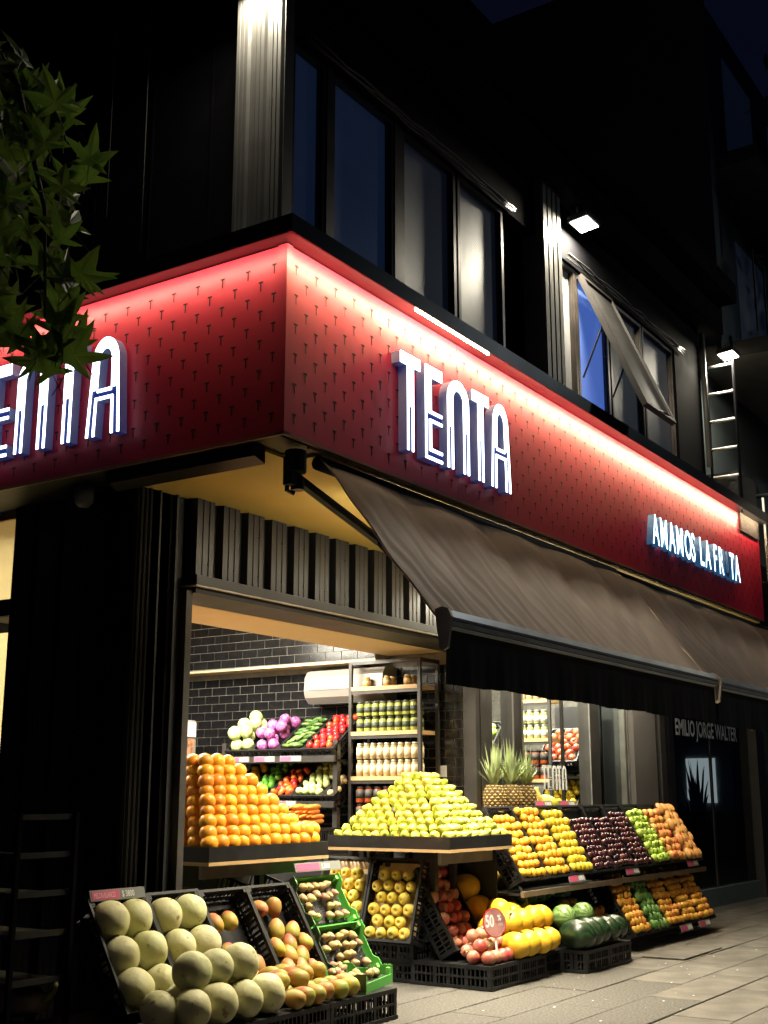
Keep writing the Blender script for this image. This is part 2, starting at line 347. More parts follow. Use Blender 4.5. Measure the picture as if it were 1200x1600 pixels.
# --- soffit and sign band
m = MB(); m.box(4.42, 11.2, 3.26, 4.37, 2.645, 2.72); bp("soffit", m, YELLOW)
m = MB(); m.box(4.09, 4.41, 3.26, 7.5, 2.66, 2.72); bp("side_soffit", m, BLACKM)
m = MB(); rng = random.Random(2); x = 4.30
while x < 11.1:
    d = rng.uniform(.02, .09); m.box(x, x + d, 3.236, 3.258, 2.652 - rng.uniform(0, .008), 2.672); x += d + rng.choice([0,0,0,.01])
bp("foam_seal", m, plain("yellowed_foam", (.30,.22,.09), .9, 0, .2, 30, .3, 60), kind="stuff")
seams = [4.085, 5.62, 8.62, 10.62, 11.2]
for a, b in zip(seams[:-1], seams[1:]):
    m = MB(); m.box(a + .0015, b - .0015, 3.219, 3.235, 2.67, 3.56); bp("fascia_panel", m, RED)
ys = [3.219, 5.6, 7.5]
for a, b in zip(ys[:-1], ys[1:]):
    m = MB(); m.box(4.077, 4.093, a + (.0165 if a < 3.3 else .0015), b - .0015, 2.67, 3.56); bp("fascia_panel", m, RED)
m = MB(); m.box(4.068, 4.0765, 3.2105, 3.26, 2.668, 3.56); m.box(4.0765, 4.112, 3.2105, 3.2185, 2.668, 3.56); bp("fascia_corner_strip", m, RED)
m = MB(); m.box(4.072, 11.2, 3.214, 3.232, 2.655, 2.6695); m.box(4.072, 4.09, 3.232, 7.5, 2.655, 2.6695); bp("fascia_bottom_edge", m, plain("brown_edge_trim", (.28,.12,.08), .5))
# T slots drawn flat: opening's shade and edge light put into the colour
def tshape(mb, cx, cz, s, P):
    for (u0,u1,v0,v1) in ((-.5,.5,.68,1),(-.14,.14,-.8,.68)):
        mb.face([P(cx+u0*s, cz+v0*s), P(cx+u1*s, cz+v0*s), P(cx+u1*s, cz+v1*s), P(cx+u0*s, cz+v1*s)])
m = MB(); m2 = MB(); k = 0; x = 4.15
while x < 11.15:
    for r in range(7):
        z = 2.74 + r*.143 + (k % 2)*.0715
        if z < 3.50:
            tshape(m, x, z, .027, lambda u, v: (u, 3.2178, v))
            m2.face([(x+.002, 3.2176, z-.017), (x+.0055, 3.2176, z-.017), (x+.0055, 3.2176, z+.010), (x+.002, 3.2176, z+.010)])
    x += .0775; k += 1
bp("slot_pattern", m, TDARK, kind="stuff"); bp("slot_light_lines", m2, TLIT, kind="stuff")
m = MB(); k = 0; y = 3.29
while y < 7.4:
    for r in range(7):
        z = 2.74 + r*.143 + (k % 2)*.0715
        if z < 3.52: tshape(m, y, z, .027, lambda u, v: (4.0758, u, v))
    y += .0775; k += 1
bp("slot_pattern", m, TDARK, kind="stuff")
# cap over the sign band, with the led strip under it
m = MB(); m.box(3.94, 11.24, 3.085, 3.36, 3.565, 3.622); m.box(3.94, 11.24, 3.085, 3.095, 3.535, 3.565); bp("band_cap", m, BLACK)
m = MB(); m.box(3.94, 4.40, 3.361, 7.6, 3.565, 3.622); m.box(3.94, 3.95, 3.0955, 7.6, 3.535, 3.565); bp("band_cap", m, BLACK)
m = MB(); m.box(4.06, 11.17, 3.0955, 3.1010, 3.547, 3.5640); bp("light_strip", m, COVE, label="warm white light strip under the cap")
m = MB(); m.box(5.00, 5.78, 3.101, 3.108, 3.529, 3.541); bp("light_strip", m, COVE, label="sagging end of the light strip")
m = MB(); m.box(3.9505, 3.9560, 3.17, 7.4, 3.547, 3.5640); bp("light_strip", m, COVEL)
# --- upper storey
m = MB(); m.box(4.62, 10.05, 3.42, 3.62, 3.60, 4.72); bp("upper_back_wall", m, BLACKM)
m = MB(); corr(m, 'y', 3.305, 3.60, 4.135, .012, 3.60, 5.6, .105, land=.070); bp("corner_pillar", m, GREYC)
m = MB(); m.box(4.136, 4.205, 3.30, 3.60, 3.60, 5.6); bp("corner_pillar_core", m, GREYC)
m = MB(); m.box(4.30, 4.42, 3.60, 12, 3.60, 6.2); 
for i in range(14): m.box(4.292, 4.2995, 3.9 + i*.42, 3.912 + i*.42, 3.60, 6.2)
bp("upper_side_wall", m, BLACKR)
m = MB(); m.box(4.206, 10.05, 3.30, 3.44, 4.74, 5.15); bp("upper_lintel", m, BLACKR)
m = MB(); m.box(4.0, 10.35, 3.16, 3.60, 5.15, 5.42); m.box(4.0, 10.35, 3.02, 3.60, 5.42, 5.60); bp("roof_edge", m, BLACKR)
m = MB(); m.box(4.0, 10.3, 3.55, 3.75, 5.60, 6.3); bp("parapet", m, BLACKM)
fr_i = 0
def upper_window(x0, x1, z0=3.615, z1=4.735, mat=None):
    f = .028; m = MB()
    m.box(x0, x0+f, 3.315, 3.40, z0, z1); m.box(x1-f, x1, 3.315, 3.40, z0, z1); m.box(x0+f, x1-f, 3.315, 3.40, z1-f, z1); m.box(x0+f, x1-f, 3.315, 3.40, z0, z0+f)
    m.box(x0+f, x0+f+.012, 3.33, 3.40, z0+f, z1-f); m.box(x1-f-.012, x1-f, 3.33, 3.40, z0+f, z1-f)
    wd = bp("window", m, BRONZE)
    m = MB(); m.box(x0+f+.012, x1-f-.012, 3.352, 3.360, z0+f, z1-f); p = part("pane", m, mat or FROST, wd); p.location = -Vector(B.location)
    return wd
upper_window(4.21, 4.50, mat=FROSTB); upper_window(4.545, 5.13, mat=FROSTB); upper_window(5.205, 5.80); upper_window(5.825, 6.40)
upper_window(7.19, 7.49); upper_window(7.50, 8.05, mat=BLUEC); upper_window(8.08, 8.72); upper_window(8.74, 9.42)
for a_, b_, c_ in ((4.50,4.545,3.31),(5.13,5.205,3.31),(8.05,8.08,3.325)):
    m = MB(); m.box(a_, b_, c_, 3.41, 3.60, 4.74); bp("mullion", m, BRONZE)
m = MB(); m.box(6.40, 6.84, 3.40, 3.44, 3.60, 4.74); bp("upper_wall_panel", m, BLACKR)
m = MB(); m.box(9.42, 10.05, 3.30, 3.44, 3.60, 4.74); bp("upper_wall_panel", m, BLACKR)
m = MB(); corr(m, 'x', 6.84, 7.12, 3.255, .012, 3.601, 5.149, .073, land=.045); m.box(6.84, 7.12, 3.256, 3.44, 3.601, 4.739); m.box(6.84, 7.12, 3.256, 3.299, 4.739, 5.149); bp("middle_pillar", m, GREYC)
m = MB(); m.tube([(10.10,3.28,3.88),(10.10,3.28,5.10)], .025, 8); bp("downpipe", m, GREYC, True)
# open top hung sash
m = MB(); sx0, sx1 = 7.50, 8.05; L_ = 1.13
for a, b, c, d in ((0,.03,0,L_),(.52,.55,0,L_),(.03,.52,0,.03),(.03,.52,L_-.03,L_)): m.box(a, b, -.02, .02, -d, -c)
sash = bp("open_sash", m, plain("sash_frame_dark", (.014,.012,.011), .6, 0, .2, 6, 0, 1, .2)); sash.location = Vector((7.50, 3.29, 4.70)) - Vector(B.location); sash.data.transform(Matrix.Translation(Vector(B.location)))
sash.rotation_euler = (R(-23), 0, 0)
m = MB(); m.box(.03, .52, -.004, .004, -L_+.03, -.03); part("pane", m, plain("sash_dark_glass", (.022,.021,.020), .6, 0, .2, 5, 0, 1, .2), sash)
for x_ in (.015, .535):
    m = MB(); m.tube([(x_,.03,-.45),(x_,.30,-.70)], .007, 6); part("stay", m, BLACKM, sash)
m = MB(); m.tube([(.24,-.02,-L_+.01),(.25,-.05,-L_-.03),(.30,-.05,-L_-.03),(.31,-.02,-L_+.01)], .007, 6); part("handle", m, BLACKM, sash, True)
# loose cables above the windows
m = MB(); rng = random.Random(5)
for x0, x1 in ((4.3, 6.5), (7.3, 9.6)):
    for k in range(3):
        m.tube([(x0 + (x1-x0)*i/14, 3.285 - .008*k, 4.76 + .012*k + rng.uniform(-.012,.012)) for i in range(15)], .006, 5)
bp("cable", m, DKALU, True)
for y, z in ((4.35, 4.3), (4.62, 4.6)):
    m = MB(); m.tube([(4.27, y, 3.62 + (z-4)*.9), (4.25, y - .01, 6.0)], .003, 5); bp("cable", m, GREYC, True)

# --- shop interior shell
m = MB(); m.box(4.60, 12.0, 4.36, 9.0, -.0005, .004); bp("shop_floor", m, plain("grey_floor_tile", (.20,.19,.17), .4, 0, .15, 6))
m = MB(); m.box(4.745, 7.78, 4.602, 5.09, 2.136, 2.62); bp("inner_soffit", m, CREAM)
m = MB(); m.box(4.46, 12.0, 5.091, 9.0, 2.62, 2.66); m.box(7.781, 11.2, 4.605, 5.09, 2.62, 2.66); bp("shop_ceiling", m, CREAM)
m = MB(); m.box(7.60, 7.79, 5.0905, 9.0, 2.085, 2.1); bp("bulkhead_underside", m, CREAM)
m = MB(); m.box(7.60, 7.79, 5.0905, 9.0, 2.1005, 2.62); blk = bp("bulkhead", m, GROUT)
m = MB(); m.box(7.80, 7.92, 4.44, 9.0, 0, 2.62); tw = bp("tiled_wall", m, GROUT)
m = MB(); m.box(4.46, 12.0, 8.9, 9.0, 0, 2.62); bp("shop_back_wall", m, BLACKM)
m = MB(); m.box(11.2, 11.3, 4.60, 9.0, 0, 2.62); bp("shop_end_wall", m, BLACKM)
tm = MB(); tw_, th_ = .150, .0675
tm.bbox(-.0718, .0718, -.0315, .0315, 0, .007, .002); tile_me = tm.mesh("tile", TILE)
rng = random.Random(11); joined = MB(); nt_ = 0
def add_tile(par, loc, rot, cnt):
    o = link("tile", tile_me, par, loc, rot); return o
rot_x = Euler((R(90), 0, R(-90)))   # tile plane facing -x
offB = Vector(B.location)
for r in range(16):
    z = 1.0 + r*th_
    for c in range(-(r % 2), 19):
        y = 4.53 + c*tw_ + (r % 2)*tw_/2
        if 4.82 < y < 5.03 and z < 1.9: pass
        add_tile(tw, Vector((7.80, y, z)) - offB, (R(90 + rng.uniform(-.5,.5)), R(rng.uniform(-.3,.3)), R(-90 + rng.uniform(-.8,.8))), 0)
for r in range(7):
    z = 2.142 + r*th_
    for c in range(24):
        y = 5.17 + c*tw_ + (r % 2)*tw_/2
        if nt_ < 0: pass
        c_, s_ = 7.60, 0
        joined.box(c_ - .006 + rng.uniform(-.0006,.0006), c_, y - .0718, y + .0718, z - .0315, z + .0315)
for r in range(14):
    z = .05 + r*th_
    for c in range(29):
        y = 4.53 + c*tw_ + (r % 2)*tw_/2
        joined.box(7.794, 7.80, y - .0718, y + .0718, z - .0315, z + .0315)
for r in range(16):
    z = 1.0 + r*th_
    for c in range(19, 29):
        y = 4.53 + c*tw_ + (r % 2)*tw_/2
        joined.box(7.794, 7.80, y - .0718, y + .0718, z - .0315, z + .0315)
bp("far_tiles", joined, TILE, kind="stuff")
m = MB(); m.box(7.785, 7.7925, 4.595, 4.675, 1.235, 1.315); sw = bp("light_switch", m, PVC)
# --- glazed shop front right of the doorway
m = MB(); m.box(7.775, 7.87, 4.34, 4.44, 0, 2.66); m.box(7.87, 8.06, 4.36, 4.46, 0, 2.66); m.box(8.36, 8.52, 4.35, 4.45, 0, 2.62); m.box(9.76, 9.97, 4.35, 4.45, 0, 2.62)
bp("shopfront_post", m, DKALU)
m = MB(); m.box(8.355, 8.365, 4.338, 4.349, 0, 2.62); m.box(8.512, 8.522, 4.338, 4.349, 0, 2.62); m.box(9.752, 9.762, 4.338, 4.349, 0, 2.62); m.box(10.52, 10.545, 4.345, 4.44, 0, 2.62); m.box(10.59, 10.615, 4.345, 4.44, 0, 2.62); bp("shopfront_trim", m, plain("brushed_trim", (.16,.16,.15), .4, .3))
m = MB(); m.box(10.545, 10.59, 4.36, 4.44, 0, 2.62); m.box(8.06, 11.25, 4.36, 4.44, 2.62, 2.655); m.box(8.06, 8.36, 4.36, 4.44, 0, .35); m.box(8.52, 9.76, 4.36, 4.44, 0, .35); bp("shopfront_frame", m, DKALU)
m = MB(); m.box(7.838, 7.846, 4.335, 4.3395, .4, 2.6); bp("door_seal", m, BRONZE)
for a, b in ((8.06, 8.36), (8.52, 9.76)):
    m = MB(); m.box(a, b, 4.395, 4.401, .35, 2.62); bp("shop_pane", m, GLASS)
m = MB(); m.box(9.97, 10.52, 4.395, 4.401, 0, 2.62); bp("shop_pane", m, DKGLASS)
m = MB(); m.box(10.62, 11.16, 4.30, 4.60, 0, 2.655); bp("grey_pier", m, plain("grey_plaster_pier", (.10,.094,.096), .8, 0, .12, 3))
m = MB(); m.box(11.16, 11.28, 4.36, 4.60, 0, 2.655); bp("dark_reveal", m, BLACKM)
# camera on side wall, sensor on pier
m = MB(); m.lathe([(0,-.075),(.03,-.07),(.048,-.045),(.052,-.01),(.052,.035)], 16, (0,0,0))
dome = tag(part("security_camera", m, plain("camera_grey", (.35,.35,.36), .4), None, True), "small grey dome camera hanging under the red band beside the corner post", "camera"); dome.location = (4.28, 4.68, 2.625)
# ================================================================== lobby glass door and neighbour
NB = thing("neighbour_building", "dark grey neighbouring block with lobby glass door, balcony slab and railing", "building", (11.28, 4.37, 0))
def npart(name, mb, mat, smooth=False, par=None):
    off = Vector(NB.location); mb.v = [tuple(Vector(v) - off) for v in mb.v]; return part(name, mb, mat, par or NB, smooth)
m = MB(); m.box(11.28, 11.42, 4.30, 4.6, 0, 2.66); m.box(11.45, 11.60, 4.33, 4.6, 0, 2.66); m.box(11.66, 11.86, 4.385, 4.5, 0, 2.66); m.box(14.3, 14.6, 4.3, 4.6, 0, 2.66); m.box(11.28, 30, 4.42, 4.6, 2.66, 3.4); npart("lobby_frame", m, DKALU)
m = MB(); m.box(11.42, 11.45, 4.35, 4.6, 0, 2.66); npart("lobby_trim", m, ALU)
m = MB(); m.box(11.86, 14.3, 4.40, 4.408, .18, 2.66); door = npart("lobby_glass", m, DKGLASS)
m = MB(); m.box(11.86, 14.3, 4.36, 4.5, 0, .18); npart("stone_plinth", m, plain("grey_green_stone", (.13,.17,.17), .6, 0, .2, 20))
m = MB(); m.box(14.6, 30, 4.3, 4.6, 0, 3.4); npart("street_wall", m, TEALW)
m = MB(); m.box(12.95, 13.0, 4.395, 4.415, .18, 2.66); npart("door_edge", m, DKALU)
m = MB(); m.box(11.5, 16, 7.9, 8.0, 0, 2.9); m.box(15.2005, 15.3, 4.6, 7.9, 0, 2.9); m.box(11.5, 16, 4.6, 8, 2.9, 3.0); m.box(11.35, 11.45, 4.62, 8, 0, 2.9); m.box(11.46, 15.19, 4.62, 7.89, -.0005, .006); npart("lobby_room", m, plain("lobby_grey", (.26,.30,.30), .7))
m = MB(); m.box(10.75, 30, 3.55, 9, 3.40, 9.5); m.box(10.75, 10.9, 3.3, 3.549, 5.0, 9.5); npart("upper_block", m, TEALW)
m = MB(); m.box(10.7, 30, 2.35, 3.55, 5.05, 5.2); m.box(11.28, 30, 3.0, 3.55, 7.3, 7.45); npart("balcony_slab", m, plain("slab_grey", (.10,.095,.09), .8))
m = MB(); m.box(10.62, 11.15, 3.20, 3.54, 3.402, 3.95); npart("brick_parapet", m, plain("dark_brick", (.035,.03,.03), .8, 0, .4, 25, .6, 40))
for z in (5.7, 7.9):
    for i in range(3):
        m = MB(); m.box(12.2 + i*1.7, 13.2 + i*1.7, 3.535, 3.5495, z, z + 1.2); npart("window", m, FROST)
for i in range(9):
    m = MB(); m.tube([(11.36, 3.20 - i*.10, 3.05), (11.36, 3.20 - i*.10, 3.85)], .012, 6); npart("railing_bar", m, PVC, True)
m = MB(); m.tube([(11.36, 3.30, 3.87), (11.36, 2.3, 3.87)], .02, 6); m.tube([(11.36, 3.30, 3.03), (11.36, 2.3, 3.03)], .02, 6); npart("railing_rail", m, BLACKM, True)
for i in range(5):
    m = MB(); m.box(10.55 + i*.32, 10.56 + i*.32, 2.9, 2.915, 5.2, 6.0); npart("railing_bar", m, BLACKM)
# glowing panel and palm added in the lobby to stand for the glass reflection
m = MB(); m.box(15.18, 15.20, 5.10, 5.47, 1.02, 1.56)
tag(part("reflection_panel", m, emis("reflection_panel_glow", (.86,.92,1.0), 1.0), None), "pale glowing panel in the lobby, made up for the reflection in the door glass", "window")
pl = thing("added_palm", "made-up potted palm for the dark shapes in the lobby glass reflection", "plant", (14.75, 5.20, 0))
m = MB(); m.lathe([(0,0),(.14,0),(.19,.35),(.17,.35),(0,.33)], 14); part("pot", m, BLACKM, pl, True)
rng = random.Random(8)
for i in range(40):
    a = rng.uniform(0, 6.28); h = rng.uniform(.95, 1.62); sp = rng.uniform(.06, .30); m = MB(); L1 = []; L2 = []
    for k in range(8):
        t = k/7; p = Vector((math.cos(a)*sp*t, math.sin(a)*sp*t, .3 + h*t - .35*t*t*t)); n = Vector((-math.sin(a), math.cos(a), 0))*(.021*math.sin(math.pi*(t*.92+.06)))
        L1.append(p + n); L2.append(p - n)
    for k in range(7): m.face([L1[k], L1[k+1], L2[k+1], L2[k]])
    part("frond", m, plain("palm_leaf_dark", (.03,.06,.03), .5) if i == 0 else bpy.data.materials["palm_leaf_dark"], pl, True)

# ================================================================== lettering
_txt = {}
def text_mesh(s, size, sx, mats, extrude=0.0, offset=0.0, align='LEFT'):
    k = (s, size, sx, extrude, offset, align, tuple(m.name for m in mats))
    if k in _txt: return _txt[k]
    cu = bpy.data.curves.new("lettering", 'FONT'); cu.body = s; cu.size = size; cu.extrude = extrude; cu.offset = offset
    cu.align_x = align; cu.resolution_u = 3
    ob = bpy.data.objects.new("lettering", cu); COL.objects.link(ob)
    bpy.context.view_layer.update()
    me = bpy.data.meshes.new_from_object(ob.evaluated_get(bpy.context.evaluated_depsgraph_get()))
    bpy.data.objects.remove(ob); bpy.data.curves.remove(cu)
    me.name = "lettering"; me.materials.clear()
    for m in mats: me.materials.append(m)
    for v in me.vertices: v.co.x *= sx
    if len(mats) > 1:
        for p in me.polygons: p.material_index = 0 if p.normal.z > .9 else 1
    else:
        for p in me.polygons: p.material_index = 0
    _txt[k] = me; return me
FACE_S = (R(90), 0, 0)          # reads from the street side (-y)
FACE_W = (R(90), 0, R(-90))     # reads from -x
# --- big letters: body block and lit face strips, drawn in the letter's own x/z plane
def ring(cx, cz, ro, ri, a0=0, a1=math.pi, n=12):
    o = [(cx + ro*math.cos(a0 + (a1-a0)*i/n), cz + ro*math.sin(a0 + (a1-a0)*i/n)) for i in range(n+1)]
    i_ = [(cx + ri*math.cos(a0 + (a1-a0)*i/n), cz + ri*math.sin(a0 + (a1-a0)*i/n)) for i in range(n+1)]
    return [[o[k], o[k+1], i_[k+1], i_[k]] for k in range(n)]
def rct(x0, x1, z0, z1): return [[(x0,z0),(x1,z0),(x1,z1),(x0,z1)]]
s_ = .115; l_ = .027
def LT():
    w_ = .37; a, b = (w_-s_)/2, (w_+s_)/2
    return w_, rct(0,w_,.88,1) + rct(a,b,0,.88), rct(0,w_,.88,1) + rct(a,b,.46,.88) + rct(a,a+l_,0,.46) + rct(b-l_,b,0,.46)
def LE():
    w_ = .33
    body = rct(0,s_,0,1) + rct(s_,w_,.88,1) + rct(s_,w_,.40,.52) + rct(s_,w_,0,.12)
    litf = rct(0,s_,.52,1) + rct(s_,w_,.88,1) + rct(0,l_,0,.52) + rct(l_,w_,.49,.52) + rct(.075,s_,.09,.43) + rct(s_,w_,.40,.43) + rct(s_,w_,.09,.12) + rct(l_,w_,0,.03)
    return w_, body, litf
def LN():
    w_ = .45; c = w_/2
    body = rct(0,s_,0,1-c) + rct(w_-s_,w_,0,1-c) + ring(c,1-c,c,c-s_)
    litf = rct(0,s_,.46,1-c) + rct(w_-s_,w_,.46,1-c) + ring(c,1-c,c,c-s_)
    for a in (0, w_-s_): litf += rct(a,a+l_,0,.46) + rct(a+s_-l_,a+s_,0,.46)
    return w_, body, litf
def LA():
    w_ = .45; c = w_/2
    body = rct(0,s_,0,1-c) + rct(w_-s_,w_,0,1-c) + ring(c,1-c,c,c-s_) + rct(s_,w_-s_,.36,.47)
    litf = rct(0,s_,.47,1-c) + rct(w_-s_,w_,.47,1-c) + ring(c,1-c,c,c-s_) + rct(s_,w_-s_,.44,.47)
    litf += rct(0,l_,0,.47) + rct(w_-l_,w_,0,.47) + rct(s_-l_,s_,0,.39) + rct(w_-s_,w_-s_+l_,0,.39) + rct(s_,w_-s_,.36,.39)
    sq = lambda ps: [[(c + (x-c)*(.72 + .28*(1-z)), z) for x, z in p] for p in ps]
    return w_, sq(body), sq(litf)
def big_letter(fn, name, parent, x, size, depth):
    w_, body, litf = fn(); b = MB(); f = MB(); e = 0
    for p in body: b.prism([(a*size, c*size) for a, c in p], 'y', 0, depth, 0)
    for p in litf: f.prism([(a*size, c*size) for a, c in p], 'y', -.006, -.0005)
    o = link(name, b.mesh(name, [SIGNB]), parent, (x, 0, 0))
    # the front of the block is the blue face
    o.data.materials.append(SIGNGAP)
    for p in o.data.polygons:
        if all(abs(o.data.vertices[v].co.y) < 1e-5 for v in p.vertices): p.material_index = 1
    part("lit_face", f, LITW, o); return w_*size
def big_sign(label, loc, rot, size, gaps):
    s = thing("illuminated_sign", label, "sign", loc, rot); x = 0
    for fn, n, wgap in zip((LT, LE, LN, LT, LA), ("letter_t","letter_e","letter_n","letter_t","letter_a"), gaps):
        big_letter(fn, n, s, x, size, .052); x += wgap
    return s
big_sign("white and blue glowing block letters on the street side of the red band", (4.950, 3.167, 2.80), (0,0,0), .51, (.240,.227,.270,.216,0))
big_sign("white and blue glowing block letters on the red band behind the maple leaves", (4.024, 5.405, 2.815), (0,0,R(-90)), .507, (.239,.228,.288,.238,0))
# --- tagline
tl = thing("tagline_sign", "small glowing white tagline letters at the far end of the red band", "sign", (8.36, 3.155, 2.895), (0,0,0))
LITS = emis("tagline_light", (.62,.88,1.0), 4.2); BODYS = plain("tagline_return", (.25,.45,.62), .4, 0, .05, 4, 0, 1, .5, (.05,.25,.6), .22)
x = 0
adv = {'A':.148,'M':.185,'O':.15,'S':.14,'L':.128,'F':.132,'R':.142,'U':.146,'T':.135,' ':.055}
for ch in "AMAMOS LA FRUTA":
    if ch != ' ':
        me = text_mesh(ch, .325, .60 if ch != 'M' else .64, [LITS, BODYS] if ch != 'U' else [plain("unlit_letter_face", (.03,.05,.12), .3), bpy.data.materials["tagline_return"]], .026, .0005 if ch == 'M' else .003)
        link("letter_" + ch.lower(), me, tl, (x, .037, 0), FACE_S)
    x += adv[ch]
# --- window lettering, lobby lettering
o = tag(link("lobby_lettering", text_mesh("EMILIO JORGE WALTER", .225, .82, [GREYP], 0, .005), None, (11.90, 4.378, 1.70), FACE_S), "grey lettering EMILIO JORGE WALTER on the dark lobby glass", "lettering")
ws = thing("window_lettering", "white cut out letters on the shop window above the bananas", "lettering", (8.93, 4.388, 1.15))
x = 0
for fn, n, wg in zip((LT, LE, LN, LT, LA), ("letter_t","letter_e","letter_n","letter_t","letter_a"), (.094,.082,.094,.088,0)):
    w_, body, litf = fn(); f = MB()
    for p in litf: f.prism([(a*.19 , c*.19) for a, c in p], 'y', 0, .002)
    link(n, f.mesh(n, WHITE), ws, (x, 0, 0)); x += wg

# ================================================================== lamps
def floodlight(loc, label, tilt, k=1):
    t = thing("floodlight", label, "floodlight", loc, group="floodlights under the roof edge")
    m = MB(); m.bbox(-.11, .11, -.08, .08, 0, .045, .008); b = part("housing", m, BLACK, t); b.rotation_euler = (R(tilt), 0, 0)
    m = MB(); m.box(-.095, .095, -.065, .065, -.004, -.001); e = part("lit_panel", m, FLOODE, t); e.rotation_euler = (R(tilt), 0, 0)
    m = MB(); m.box(-.02, .02, .05, .09, .03, .16); part("bracket", m, BLACKM, t)
    area("floodlight_beam", t, (0, 0, -.01), (R(tilt), 0, 0), .19, .13, P_FLOOD*k, (1, .90, .70))
floodlight((7.34, 3.165, 4.99), "lit floodlight beside the middle pillar", -6)
floodlight((10.47, 3.165, 4.99), "lit floodlight beside the steel ladder", -6, .5)
floodlight((4.00, 3.46, 5.02), "lit floodlight at the top of the corner pillar", -6, .085)
for i, (x, y_, z_, pw) in enumerate(((5.62, 3.46, 2.54, 1.5), (6.85, 3.46, 2.54, 1.7), (7.95, 4.05, 2.50, .65), (9.15, 4.10, 2.50, .75), (10.35, 4.10, 2.50, .5))):
    t = thing("tube_light", "tube light under the yellow soffit behind the awning", "light", (x, y_, z_), group="tube lights under the soffit")
    m = MB(); m.bbox(-.55, .55, -.012, .012, .004, .03, .003); part("housing", m, PVC, t)
    m = MB(); m.tube([(-.53,0,-.012),(.53,0,-.012)], .012, 8); part("tube", m, TUBES if i > 1 else TUBEW, t, True)
    m = MB(); m.box(-.4,-.39,-.005,.005,.03,2.646-z_); m.box(.39,.40,-.005,.005,.03,2.646-z_); part("hanger", m, BLACKM, t)
    area("tube_light_beam", t, (0, 0, -.03), (R(-9) if y_ > 4 else R(4), 0, 0), 1.0, .06, P_SOFFIT*pw, (1, .89, .66), 180 if y_ > 4 else 104)
for i, (x, y) in enumerate(((5.3, 5.75), (6.1, 5.65), (6.7, 5.65), (8.85, 5.10), (9.85, 5.10), (5.2, 6.9), (8.3, 5.10), (10.5, 5.2))):
    t = thing("ceiling_light", "tube light on the cream shop ceiling", "light", (x, y, 2.60), group="tube lights on the shop ceiling")
    m = MB(); m.bbox(-.06, .06, -.5, .5, -.035, .018, .008); part("housing", m, PVC, t)
    m = MB(); m.tube([(0,-.48,-.047),(0,.48,-.047)], .012, 8); part("tube", m, TUBEE, t, True)
    area("ceiling_light_beam", t, (0, 0, -.065), (0, 0, 0), .1, .95, P_SHOP, (1, .92, .74))
t = thing("added_street_lamp", "added kerb street lamp out of view, cool light for fascia and awning bar", "street lamp", (12.6, -1.0, 0))  # lamp added out of frame as cool fill
m = MB(); m.tube([(0,0,0),(0,0,.5),(0,0,6.0),(0,.25,6.5),(0,.9,6.65)], [.09,.06,.045,.035,.03], 10); part("pole", m, DKALU, t, True)
m = MB(); m.bbox(-.12, .12, .75, 1.35, 6.58, 6.70, .02); part("head", m, DKALU, t)
m = MB(); m.box(-.10, .10, .80, 1.30, 6.572, 6.578); part("lit_panel", m, emis("added_lamp_panel", (.85,.95,1.0), 20), t)
area("added_lamp_beam", t, (0, 1.05, 6.56), (R(18), 0, 0), .2, .5, P_ADDED_STREET, (.86,.95,1.0))
